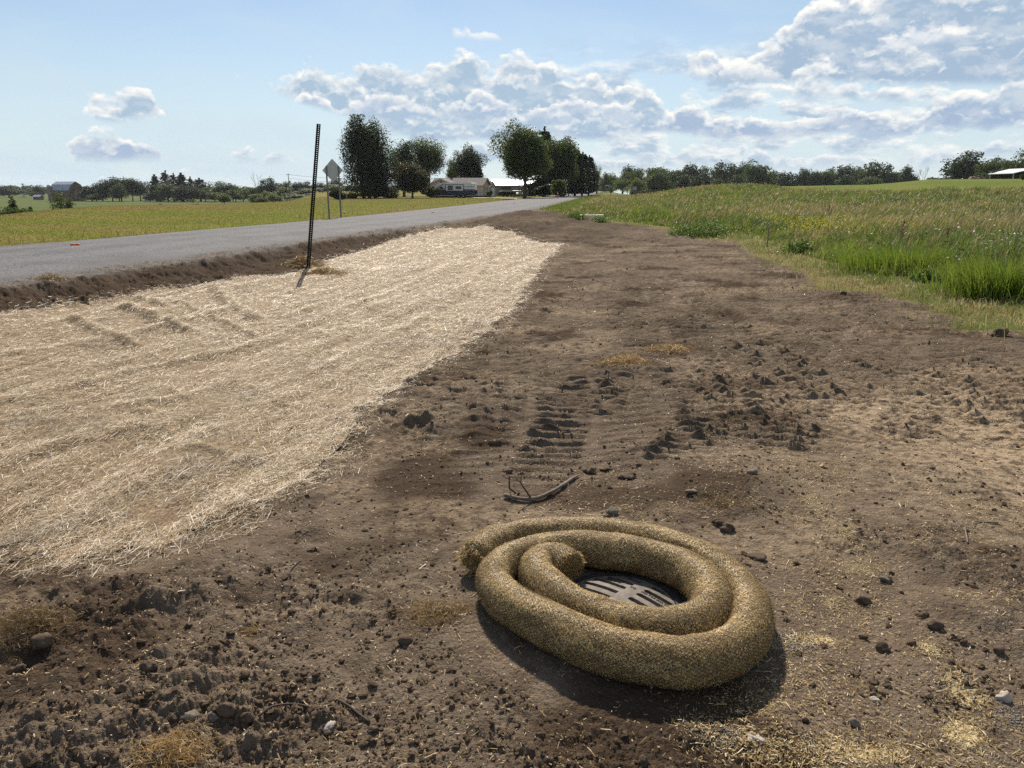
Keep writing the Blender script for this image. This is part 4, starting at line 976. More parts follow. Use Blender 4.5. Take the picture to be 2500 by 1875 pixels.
def build_car(X, D, rz, label):
    c = empty('parked_car', anchor(X, D), rz); tag(c, label, 'car', 'white cars parked beside the boat')
    B = MB(); B.prism([(-2.1, .3), (2.1, .3), (2.15, .62), (1.9, .82), (1.0, .92), (.35, 1.38), (-1.1, 1.42), (-1.75, .98), (-2.12, .92)], -.85, .85); B.obj('body', M_WHITE, c, bevel=.06)
    B = MB(); B.prism([(.98, .95), (.42, 1.33), (-1.05, 1.36), (-1.6, 1.0)], -.862, .862); B.obj('side_window', M_GLASS, c)
    B = MB(); B.raw([(1.04, -.7, .95), (1.04, .7, .95), (.42, .62, 1.37), (.42, -.62, 1.37), (1.0, -.7, .93), (1.0, .7, .93), (.38, .62, 1.33), (.38, -.62, 1.33)], [(0, 1, 2, 3), (7, 6, 5, 4), (0, 4, 5, 1), (1, 5, 6, 2), (2, 6, 7, 3), (3, 7, 4, 0)]); B.obj('windscreen', M_GLASS, c)
    for x in (-1.3, 1.3):
        for y in (-.8, .8): MB().tube([(x, y - .1, .32), (x, y + .1, .32)], .32, 14).obj('wheel', M_BLACK, c)
build_car(1252, 184, R(-70), 'white car parked between the dark boat and the trunk of the roadside tree'); build_car(1266, 186, R(-75), 'white car parked right behind the trunk of the roadside tree')
def simple(name, B, m, label, cat, loc=(0, 0, 0), rz=0., smooth=False, group=None):
    o = B.obj(name, m, None, smooth); o.location = loc; o.rotation_euler = (0, 0, rz); tag(o, label, cat, group); return o
l = empty('lamp_post', anchor(1199, 160)); tag(l, 'thin dark yard lamp post standing in front of the small pale shed', 'lamp post')
MB().tube([(0, 0, 0), (0, 0, 2.3)], .05, 8).obj('pole', M_BLACK, l); MB().box((0, 0, 2.4), (.2, .2, .26)).obj('lantern', M_GREYP, l)
B = MB()
q = [far_pt(1150, 157), far_pt(1215, 152), far_pt(1262, 143), far_pt(1262, 147.5), far_pt(1215, 157), far_pt(1160, 163)]
B.raw([(x, y, gzb(x, y) + .03) for x, y in q], [(0, 1, 4, 5), (1, 2, 3, 4)]); tag(B.obj('driveway', M_CONC), kind='structure')
# the old barn, its silo, and what stands round it in the valley
def build_barn():
    b = empty('old_barn', anchor(163, 450), R(-24)); tag(b, 'weathered gambrel roofed barn with metal roof in the distance at far left', 'barn')
    zb = z_at(163, 483, 450) - b.location.z; b.location.z += zb; b['label'] = b['label']
    W, L, e, m, t = 9.4, 15.5, 4.4, 7.3, 8.9
    P = [(-W / 2, -3), (W / 2, -3), (W / 2, e), (W / 2 * .62, m), (0, t), (-W / 2 * .62, m), (-W / 2, e)]
    V = [(-L / 2, y, z) for y, z in P] + [(L / 2, y, z) for y, z in P]; n = 7
    MB().raw(V, [tuple(range(n - 1, -1, -1)), tuple(range(n, 2 * n))] + [(i, (i + 1) % n, n + (i + 1) % n, n + i) for i in range(n)]).obj('wall', M_BARNW, b)
    B = MB(); seq = [(-W / 2 - .4, e - .3), (-W / 2 * .63, m + .02), (0, t + .05), (W / 2 * .63, m + .02), (W / 2 + .4, e - .3)]
    for (y0, z0), (y1, z1) in zip(seq[:-1], seq[1:]):
        p = [(-L / 2 - .4, y0, z0), (L / 2 + .4, y0, z0), (L / 2 + .4, y1, z1), (-L / 2 - .4, y1, z1)]; V = p + [(a, b_, c + .15) for a, b_, c in p]
        B.raw(V, [(0, 1, 2, 3), (7, 6, 5, 4), (0, 4, 5, 1), (1, 5, 6, 2), (2, 6, 7, 3), (3, 7, 4, 0)])
    B.obj('roof', M_BARNR, b)
    MB().box((L / 2 + .05, 0, 2.2), (.1, 3.2, 3.6)).obj('door', M_WOOD, b)
    s = empty('silo', anchor(121, 448)); s.location.z = z_at(128, 483, 452); tag(s, 'round block silo with a pale domed top beside the old barn', 'silo')
    MB().lathe([(1.35, -3), (1.35, 6.2)], 20).obj('wall', M_BLOCK, s); MB().lathe([(1.4, 6.2), (1.25, 6.8), (.8, 7.25), (0.02, 7.4)], 20).obj('dome', M_GREYP, s, smooth=True)
    h = empty('farmhouse', anchor(361, 462), R(20)); h.location.z = z_at(361, 486, 462); tag(h, 'white gabled farmhouse mostly hidden between trees in the distance', 'house')
    B = MB(); gable_walls(B, -2.6, 2.6, 0, 8, -2, 4.2, 8.0, 'y'); B.obj('wall', M_WHITE, h); B = MB(); gable_roof(B, -2.6, 2.6, 0, 8, 4.21, 8.01, 'y', .3); B.obj('roof', M_SHINGLE, h)
    window(h, (0, -.03, 3.0), .9, 1.3)
    h = empty('low_shed', anchor(86, 470), R(-10)); h.location.z = z_at(86, 484, 470); tag(h, 'low bluish roofed shed in the valley left of the silo', 'shed')
    B = MB(); gable_walls(B, -2.3, 2.3, 0, 3, -1, 1.0, 1.9); B.obj('wall', M_BARNW, h); B = MB(); gable_roof(B, -2.3, 2.3, 0, 3, 1.01, 1.91); B.obj('roof', M_BARNR, h)
build_barn()
x, y = far_pt(57, 620); B = MB(); zt = z_at(57, 448, 620) - gzb(x, y)
for a, b_ in ((-1, -1), (1, -1), (1, 1), (-1, 1)): B.tube([(a * 1.0, b_ * 1.0, 0), (a * .25, b_ * .25, zt)], .12, 4)
for k in range(8):
    z = zt * k / 8; w = 1.0 - .75 * k / 8
    B.tube([(-w, -w, z), (w * .9, -w * .9, z + zt / 8)], .07, 4); B.tube([(w, -w, z), (-w * .9, -w * .9, z + zt / 8)], .07, 4)
B.box((0, 0, zt * .95), (4, .2, .2)); B.box((0, 0, zt * .8), (3, .2, .2))
simple('lattice_pylon', B, M_GALV, 'tiny steel lattice power pylon on the horizon left of the silo', 'pylon', (x, y, gzb(x, y)))
# utility pole and its line
x, y = far_pt(706, 280); zb = gzb(x, y); zt = z_at(706, 423, 280)
u = empty('utility_pole', (x, y, zb)); tag(u, 'wooden utility pole with a transformer above the distant left trees', 'utility pole')
MB().tube([(0, 0, -.3), (0, 0, zt - zb)], [.17, .11], 8).obj('pole', M_WOOD, u); MB().box((0, 0, zt - zb - .5), (1.6, .12, .14)).obj('crossarm', M_WOOD, u)
MB().tube([(.42, -.1, zt - zb - 3.6), (.42, -.1, zt - zb - 2.5)], .3, 10).obj('transformer', M_GREYP, u)
for dy, lab, dz in ((-.6, 'upper', 0.), (.5, 'lower', -1.3)):
    x1, y1 = far_pt(1010, 250); z1 = z_at(1010, 428, 250) + dz
    p = [np.array([x, y, zt - .4 + dz]) * (1 - t) + np.array([x1, y1, z1]) * t - np.array([0, 0, 1.2 * 4 * t * (1 - t)]) for t in np.linspace(0, 1, 14)]
    simple('power_line', MB().tube(p, .035, 4), M_BLACK, f'{lab} thin wire running right from the utility pole behind the sign', 'wire')
# open shed at the right edge, with its bank
def build_pavilion():
    p = empty('open_shed', anchor(2469, 160), R(-4)); p.location.z = z_at(2469, 436, 160); tag(p, 'open sided shed with a pale metal roof at the right edge of the photo', 'shed')
    B = MB(); gable_roof(B, 0, 8, 0, 9, 1.05, 1.98, 'y', .3, .12); B.obj('roof', M_METAL, p)
    for x_ in (0.05, 2.6, 5.2, 7.9):
        for y_ in (.1, 8.9): MB().box((x_, y_, .2), (.16, .16, 1.9 + (.6 if 2 < x_ < 6 else 0))).obj('post', M_GREYP, p)
    MB().box((4, 8.8, .3), (7.7, .1, 2.4)).obj('back_wall', M_DARK, p)
build_pavilion()
def mound(name, X, Y, D, w, h, m, label, cat, seed):
    x, y = far_pt(X, D); r = np.random.default_rng(seed); n = 24; V = []; F = []
    for i in range(7):
        for k in range(n):
            a = 2 * math.pi * k / n; q = i / 6; rr = w / 2 * (1 - q) * (1 + .2 * math.sin(3 * a + seed)) ; V.append((rr * math.cos(a), rr * .7 * math.sin(a), h * math.sin(q * math.pi / 2) * (1 + .12 * r.normal())))
    for i in range(6):
        for k in range(n): F.append((i * n + k, i * n + (k + 1) % n, (i + 1) * n + (k + 1) % n, (i + 1) * n + k))
    z = min(gzb(x, y), z_at(X, Y, D)) - .1
    return simple(name, MB().raw(V, F), m, label, cat, (x, y, z), 0, True)
mound('earth_mound', 2379, 437, 230, 10, 2.2, mat('weedy_earth', (.15, .13, .07), .9, .4, 1.5, .1, 3), 'low weedy earth mound between the big oak and the grove on the rise', 'mound', 3)
mound('brush_pile', 496, 497, 118, 6.5, .75, mat('dark_brush', (.05, .045, .035), .95, .5, 3, .1, 6), 'dark brush pile lying on the crest of the mown lawn', 'brush pile', 8)

# ------------------------------------------------------------------ street furniture and small things
def post_tilt(o, base_p, top_p):
    d = np.array(top_p) - np.array(base_p); L = np.linalg.norm(d); d /= L
    o.rotation_euler = (math.atan2(-d[1], math.hypot(d[0], d[2])) * -1 * -1, math.asin(d[0]), 0); return L
def build_uchannel():
    x, y, z = at(751, 655); zt = z_at(776, 298, y); xt = ray(776, 298); xt = xt[0] / xt[1] * y; L = zt - z + .12
    w, dp, t = .094, .04, .006; n = 76; B = MB(); pitch = L / n; fl = .028
    cw = w * .42                       # web of the channel, with square holes punched all the way up
    for sx in (-1, 1):
        B.box((sx * (cw * .62 + .0085) / 2, 0, L / 2), (cw * .62 - .0085, t, L))
        B.box((sx * cw * .62, -dp / 2, L / 2), (t, dp, L)); B.box((sx * (cw * .62 + fl / 2 - .002), -dp, L / 2), (fl * .75, t, L))
    for k in range(n + 1): B.box((0, .0008, min(L - .004, k * pitch)), (.0175, t * .9, pitch * .60))
    o = simple('sign_post', B, M_RUST, 'tall dark perforated steel channel post without a sign, leaning slightly right beside the blanket', 'post', (x, y, z - .12), 0)
    o.rotation_euler = (R(-2.0), math.atan2(xt - x, L), R(6)); return x, y, z
POST = build_uchannel()
def build_sign():
    y = 43.0; bx = [ray(803, 533), ray(833, 530)]; x0 = bx[0][0] / bx[0][1] * y; x1 = bx[1][0] / bx[1][1] * y; xc = (x0 + x1) / 2; z = gzb(xc, y)
    s = empty('road_sign', (xc, y, z), R(-14)); tag(s, 'back of a diamond shaped road sign on two steel posts across the road', 'sign')
    zc = z_at(812, 416, y) - z; q = .62
    B = MB(); B.box((0, 0, 0), (q * 1.414, .012, q * 1.414), ry=R(45)); b_ = B.obj('sign_panel', M_SIGN, s, bevel=.004); b_.location = (0, .03, zc)
    ztp = z_at(812, 405, y) - z
    for xx in (-.36, .36):
        B = MB(); B.box((xx, -.012, ztp / 2 - .2), (.075, .006, ztp + .4))
        for k in (-1, 1): B.box((xx + k * .036, .008, ztp / 2 - .2), (.006, .036, ztp + .4))
        B.obj('post', M_GALV, s)
build_sign()
def road_marker(X, Y, label):
    z = .13
    x, y = unp(X, Y, z); m = empty('road_marker', (x, y, z - .012), R(8)); tag(m, label, 'road marker', 'small orange markers lying on the road')
    for sx in (-1, 1):
        B = MB(); B.prism([(-.055, 0), (.055, 0), (.05, .045), (-.05, .052)], -.035, .035); o = B.obj('reflector', M_ORANGE, m, bevel=.004); o.location = (sx * .062, 0, .008); 
    MB().box((0, 0, .004), (.27, .10, .012)).obj('base', M_BLACK, m)
road_marker(184, 599, 'small orange marker lying on the road near the left edge of the photo'); road_marker(1057, 519, 'small dark orange marker lying on the road below the house'); road_marker(1255, 497, 'tiny marker on the road below the big roadside tree')
def ring():
    x, y, z = at(1445, 531); c = empty('manhole_ring', (x, y, z - .06)); tag(c, 'pale round concrete manhole ring at the edge of the grass field', 'manhole ring')
    MB().lathe([(.40, .0), (.68, .0), (.68, .19), (.66, .21), (.42, .21), (.40, .19), (.40, .0)], 40).obj('rim', M_CONC, c, smooth=False)
    MB().lathe([(.399, .15), (.02, .165)], 32).obj('lid', M_DARK, c)
ring()
def stake(X, Yb, Yt, ribbon, label):
    x, y, z = at(X, Yb); h = z_at(X, Yt, y) - z
    s = empty('survey_stake', (x, y, z - .05)); tag(s, label, 'survey stake', 'survey stakes in the grass')
    MB().box((0, 0, h / 2), (.032, .012, h + .05), ry=R(1.5)).obj('lath', M_WOOD, s)
    V = []; F = []; n = 9
    for i in range(n):
        q = i / (n - 1); V += [(q * ribbon, .02 * math.sin(5 * q), h - .02 + .03 * math.sin(4 * q) - .03 * q), (q * ribbon, .02 * math.sin(5 * q) + .006, h - .075 + .03 * math.sin(4 * q) - .01 * q)]
        if i: F.append((2 * i - 2, 2 * i - 1, 2 * i + 1, 2 * i))
    o = MB().raw(V, F).obj('ribbon', M_PINK, s); m = o.modifiers.new('thick', 'SOLIDIFY'); m.thickness = .002
stake(1873, 604, 553, .17, 'wooden survey stake with a pink ribbon at the edge of the dirt'); stake(2003, 566, 531, .05, 'thin survey stake with a pink tip standing in the tall grass')
x, y, = far_pt(1482, 240); z = gzb(x, y)
m_ = empty('mailbox', (x, y, z)); tag(m_, 'dark roadside box with pale lid on a post where the road ends', 'mailbox')
MB().box((0, 0, 1.0), (.10, .10, 2.1)).obj('post', M_WOOD, m_); MB().prism([(-.38, 1.9), (.38, 1.9), (.38, 2.4), (.2, 2.6), (-.2, 2.6), (-.38, 2.4)], -.35, .35).obj('box', M_BLACK, m_); MB().box((0, 0, 2.62), (.8, .75, .12)).obj('lid', M_WHITE, m_)
x, y = far_pt(1492, 235); z = gzb(x, y)
simple('delineator_post', MB().box((0, 0, z_at(1492, 459, 235) / 2 - z / 2), (.16, .1, z_at(1492, 459, 235) - z)), M_BLACK, 'short black post at the roadside beyond the manhole ring', 'post', (x, y, z))
x, y = far_pt(1549, 170); z = gzb(x, y); g_ = empty('field_sign', (x, y, z)); tag(g_, 'small grey board between two dark posts at the left corner of the field', 'sign')
zt = z_at(1549, 455, 170) - z
MB().box((0, 0, zt - .42), (.95, .03, .75)).obj('board', M_GREYP, g_)
for k in (-1, 1): MB().box((k * .53, 0, zt / 2), (.1, .1, zt)).obj('post', M_BLACK, g_)
x, y, z = at(1509, 476); 
simple('drain_pipe', MB().tube([(0, 0, .02), (-.25, .05, .3), (-.62, .1, .62)], .045, 8), M_BLACK, 'black pipe end slanting out of the roadside grass', 'pipe', (x, y, z))
simple('white_bag', MB().lathe([(.02, .0), (.16, .02), (.19, .08), (.1, .16), (.02, .17)], 10), M_WHITE, 'small white scrap lying in the grass by the black pipe', 'scrap', at(1515, 476), 0, True)
x, y = far_pt(1362, 128); z = gzb(x, y); o = empty('marker_tube', (x, y, z)); tag(o, 'orange and white marker tube standing at the roadside by the pale bush', 'marker')
MB().tube([(0, 0, 0), (0, 0, 1.1)], [.09, .06], 10).obj('tube', M_ORANGE, o); MB().tube([(0, 0, .8), (0, 0, .95)], .075, 10).obj('band', M_WHITE, o); MB().lathe([(.22, 0), (.22, .06), (.05, .08)], 12).obj('base', M_BLACK, o)
x, y = far_pt(995, 140); z = gzb(x, y)
simple('yard_sign', MB().box((0, 0, .42), (.42, .02, .32)).tube([(-.15, 0, 0), (-.15, 0, .4)], .012, 5).tube([(.15, 0, 0), (.15, 0, .4)], .012, 5), M_WHITE, 'small white yard sign at the foot of the blossoming tree', 'sign', (x, y, z))

# ------------------------------------------------------------------ storm grate
def build_grate():
    Rg = .25; th0 = R(-45); H = .032; top = GZ + .015
    st = .003; n = int(2 * Rg / st) + 1; c = (np.arange(n + 1) - n / 2) * st
    U, Vv = np.meshgrid(c, c); ctrU = (U[:-1, :-1] + U[1:, 1:]) / 2; ctrV = (Vv[:-1, :-1] + Vv[1:, 1:]) / 2
    keep = np.hypot(ctrU, ctrV) < Rg
    for k in range(-5, 5):
        v = .030 + .060 * k; 
        umax = math.sqrt(max(0, (Rg - .014) ** 2 - v * v)) - .004
        if umax < .07: continue
        hw = .0150
        for sg in (-1, 1):
            u = ctrU * sg; q = np.clip(u, .030 + hw, umax - hw); keep &= ~(np.hypot(u - q, ctrV - v) < hw)
    idx = np.arange((n + 1) ** 2).reshape(n + 1, n + 1); I, J = np.nonzero(keep)
    F = np.stack([idx[I, J], idx[I, J + 1], idx[I + 1, J + 1], idx[I + 1, J]], 1)
    rr = np.hypot(U, Vv); Z = top + H * (1 - (rr / Rg) ** 2) + .0012 * fbm(U * 60, Vv * 60, 5, 3)
    ca, sa = math.cos(th0), math.sin(th0)
    Pt = np.stack([(U * ca - Vv * sa).ravel(), (U * sa + Vv * ca).ravel(), Z.ravel() - top], 1)
    used = np.unique(F); mp = np.zeros(len(Pt), int); mp[used] = np.arange(len(used)); Vt = Pt[used]; F = mp[F]; N = len(Vt)
    e = np.concatenate([F[:, [0, 1]], F[:, [1, 2]], F[:, [2, 3]], F[:, [3, 0]]]); key = e.min(1) * N + e.max(1); uq, ct = np.unique(key, return_counts=True); bd = np.isin(key, uq[ct == 1]); e = e[bd]
    Vb = Vt.copy(); Vb[:, 2] -= .03
    side = np.stack([e[:, 1], e[:, 0], e[:, 0] + N, e[:, 1] + N], 1)
    g = empty('storm_grate', (GC[0], GC[1], top)); tag(g, 'round slotted cast iron storm drain grate lying inside the coiled straw sock', 'drain grate')
    mk('grating', np.vstack([Vt, Vb]), [F, F[:, ::-1] + N, side], M_IRON, g)
    MB().lathe([(.253, -.06), (.253, .004), (.285, .0), (.29, -.06)], 64).obj('frame', mat('dark_iron', (.05, .048, .045), .7, .4, 20, .001, 150), g)
    MB().lathe([(.252, -.06), (.252, -.7), (.02, -.7)], 40).obj('shaft', M_PIT, g)
    # cast lettering between two slots, running along them
    def word(txt, u0, v0, size):
        cu = bpy.data.curves.new('lettering', 'FONT'); cu.body = txt; cu.size = size; cu.extrude = .0012; cu.space_character = 1.15
        o = bpy.data.objects.new('lettering', cu); COL.objects.link(o); bpy.context.view_layer.update()
        dg = bpy.context.evaluated_depsgraph_get(); me = bpy.data.meshes.new_from_object(o.evaluated_get(dg)); bpy.data.objects.remove(o)
        co = np.zeros(len(me.vertices) * 3, np.float32); me.vertices.foreach_get('co', co); co = co.reshape(-1, 3)
        u = co[:, 0] + u0; v = co[:, 1] + v0; z = H * (1 - (u * u + v * v) / Rg ** 2) + co[:, 2] + .0005
        co2 = np.stack([u * ca - v * sa, u * sa + v * ca, z], 1).astype(np.float32); me.vertices.foreach_set('co', co2.ravel()); me.materials.clear(); me.materials.append(M_PIT); me.update()
        link('lettering', me, g)
    word('DRAINS', -.165, .1135, .022); word('TO', -.028, .1135, .022); word('WATERWAYS', .03, .1135, .022)
build_grate()
# ------------------------------------------------------------------ coiled straw sock
FIB = blade_mat('straw_fibre', .35, .35, .45)
NETM = mat('netting', (.075, .055, .03), .7, .3, 30)
def straw_cols(n, r, bright=1.0, pale=False):
    pal = np.array([(.66, .57, .42), (.50, .38, .23), (.82, .76, .63), (.27, .175, .09), (.88, .86, .80)] if pale else [(.54, .395, .17), (.43, .295, .115), (.66, .52, .27), (.29, .19, .075), (.76, .64, .40)]); k = r.choice(5, n, p=(.30, .24, .2, .16, .10))
    return np.clip(pal[k] * r.uniform(.75, 1.2, (n, 1)) * bright, 0, .88)
def fibres(P, T, Nn, L, Wd, r, bend=.25):
    """thin bent strips: centre P, direction T, facing Nn"""
    n = len(P); T = T / np.linalg.norm(T, axis=1)[:, None]; S = np.cross(T, Nn); S /= np.linalg.norm(S, axis=1)[:, None] + 1e-9
    L = np.broadcast_to(L, (n,))[:, None]; Wd = np.broadcast_to(Wd, (n,))[:, None] * .5
    bv = Nn * (r.normal(size=(n, 1)) * bend) * L + S * (r.normal(size=(n, 1)) * bend * .6) * L
    a = P - T * L * .5; m = P + bv * .5; b = P + T * L * .5
    V = np.stack([a - S * Wd, a + S * Wd, m - S * Wd, m + S * Wd, b - S * Wd * .7, b + S * Wd * .7], 1).reshape(-1, 3)
    i = np.arange(n) * 6; F = np.concatenate([np.stack([i, i + 1, i + 3, i + 2], 1), np.stack([i + 2, i + 3, i + 5, i + 4], 1)])
    return V, F
def build_sock():
    sc_ = 840 / 2212
    C = [(185, 365), (300, 285), (430, 232), (600, 215), (850, 220), (1100, 232), (1350, 272), (1600, 350), (1790, 450), (1930, 580), (1985, 730), (1945, 880), (1800, 985), (1550, 1035), (1250, 1005), (950, 925), (650, 785), (430, 655), (335, 530), (390, 420), (560, 340), (800, 308), (1100, 335), (1350, 378), (1570, 460), (1710, 580), (1730, 700), (1640, 790), (1440, 840), (1170, 805), (900, 710), (720, 605), (610, 490), (640, 405), (735, 396), (822, 436)]
    W = np.array([unp(1080 + p[0] * sc_, 1220 + p[1] * sc_, -.115) for p in C])
    W = crom(W, .012); n = len(W); r = np.random.default_rng(11)
    r0 = .089; zc = np.array([gz(*p) for p in W]) + .079
    k = np.ones(25) / 25; zc = np.convolve(np.pad(zc, 12, 'edge'), k, 'valid')
    Cn = np.column_stack([W, zc]); T = np.gradient(Cn, axis=0); T /= np.linalg.norm(T, axis=1)[:, None]
    up = np.array([0, 0, 1.]); Sd = np.cross(T, up); Sd /= np.linalg.norm(Sd, axis=1)[:, None]; Up = np.cross(Sd, T)
    s = np.r_[0, np.cumsum(np.linalg.norm(np.diff(Cn, axis=0), axis=1))]; L = s[-1]
    endk = np.minimum(1, np.sqrt(np.clip(1 - (1 - np.clip(s / .07, 0, 1)) ** 2, 0, 1)) * .9 + .12) * (1 - .04 * sst(L - .05, L, s))
    def point(si, a, off=0.):
        i = np.interp(si, s, np.arange(n)); i0 = np.clip(i.astype(int), 0, n - 2); f = (i - i0)[..., None]
        c = Cn[i0] * (1 - f) + Cn[i0 + 1] * f; sd = Sd[i0] * (1 - f) + Sd[i0 + 1] * f; u = Up[i0] * (1 - f) + Up[i0 + 1] * f; t = T[i0] * (1 - f) + T[i0 + 1] * f
        rad = r0 * np.interp(si, s, endk) * (1 + .10 * fbm(si * 5, a * 1.2, 91, 3) + .045 * np.sin(si * 3.1) + .025 * np.sin(si * 11.3) - .13 * np.exp(-((si - .30) / .05) ** 2) - .05 * np.exp(-((si - 3.3) / .06) ** 2)) + off
        nn = np.cos(a)[..., None] * sd + np.sin(a)[..., None] * u * np.where(np.sin(a) < 0, .90, 1.0)[..., None]
        return c + nn * rad[..., None], nn, t
    m = 44; aa = np.linspace(0, 2 * np.pi, m, endpoint=False)
    SI, AA = np.meshgrid(s, aa, indexing='ij'); V, _, _ = point(SI, AA)
    i = np.arange((n - 1) * m); a = i // m; b = i % m; F = np.stack([a * m + b, a * m + (b + 1) % m, (a + 1) * m + (b + 1) % m, (a + 1) * m + b], 1)
    V = V.reshape(-1, 3); V = np.vstack([V, Cn[:1] - T[:1] * .01, Cn[-1:] - T[-1:] * .02]); k = np.arange(m)
    c1 = np.stack([np.full(m, n * m), (k + 1) % m, k], 1); c2 = np.stack([np.full(m, n * m + 1), (n - 1) * m + k, (n - 1) * m + (k + 1) % m], 1)
    root = empty('straw_sock', (GC[0], GC[1], GZ)); tag(root, 'straw filled erosion control sock coiled in a spiral round the storm grate', 'erosion sock')
    off = np.array([GC[0], GC[1], GZ])
    MS = mat('straw_fill', (.38, .26, .115), .85, .5, 55, .004, 130, col2=(.11, .07, .03), detail=3)
    mk('straw_tube', V - off, [F, np.concatenate([c1, c2])], MS, root, smooth=True)
    # short straws pushing through the net
    N = 120000; si = r.uniform(0, L, N); a = r.uniform(-.75, np.pi + .75, N)
    P, nn, t = point(si, a, .002 + .004 * r.random(N)); bt = np.cross(nn, t)
    an = r.normal(.8, .42, N) * np.where(r.random(N) < .5, 1, -1); D = t * np.cos(an)[:, None] + bt * np.sin(an)[:, None] + nn * (r.normal(.0, .22, N) + .3 * (r.random(N) < .10))[:, None]
    Vf, Ff = fibres(P, D, nn, r.uniform(.006, .018, N), r.uniform(.0009, .0018, N), r, .10)
    mk('straw', Vf - off, Ff, FIB, root, attrs={'col': np.repeat(straw_cols(N, r, 1.2), 6, 0)})
    # frayed ends
    M2 = 2600; q = r.random(M2); e = np.where(q < .8, n - 1, 0); aa_ = r.uniform(0, 6.283, M2); rr = r0 * np.sqrt(r.random(M2)) * .98
    Pn = Cn[e] + (np.cos(aa_) * rr)[:, None] * Sd[e] + (np.sin(aa_) * rr)[:, None] * Up[e]; sg = np.where(e > 0, 1, -1)[:, None]
    D = T[e] * sg + r.normal(size=(M2, 3)) * .45 + .5 * (np.cos(aa_) * rr / r0)[:, None] * Sd[e]
    Vf, Ff = fibres(Pn + T[e] * sg * .004, D, r.normal(size=(M2, 3)), r.uniform(.012, .036, M2), .0018, r, .15)
    mk('frayed_end', Vf - off, Ff, FIB, root, attrs={'col': np.repeat(straw_cols(M2, r), 6, 0)})
    # diamond netting: two families of helical threads
    Vs = []; Fs = []; base_ = 0; ns = int(L / .011); ss = np.linspace(.0, L, ns); nk = 42
    for fam in (-1, 1):
        for k in range(nk):
            a = 2 * np.pi * k / nk + fam * ss / r0 * .62; vis = np.sin(a) > -.85
            P, nn, t = point(ss, a, .0058 + .0012 * np.sin(ss * 300 + k)); bt = np.cross(nn, t); w = .0011
            Vs.append(np.stack([P - bt * w, P + bt * w], 1).reshape(-1, 3)); i = np.arange(ns - 1); ok = vis[:-1]; i = i[ok]
            Fs.append(np.stack([2 * i, 2 * i + 1, 2 * i + 3, 2 * i + 2], 1) + base_); base_ += 2 * ns
    mk('netting', np.vstack(Vs) - off, np.vstack(Fs), NETM, root)
build_sock()

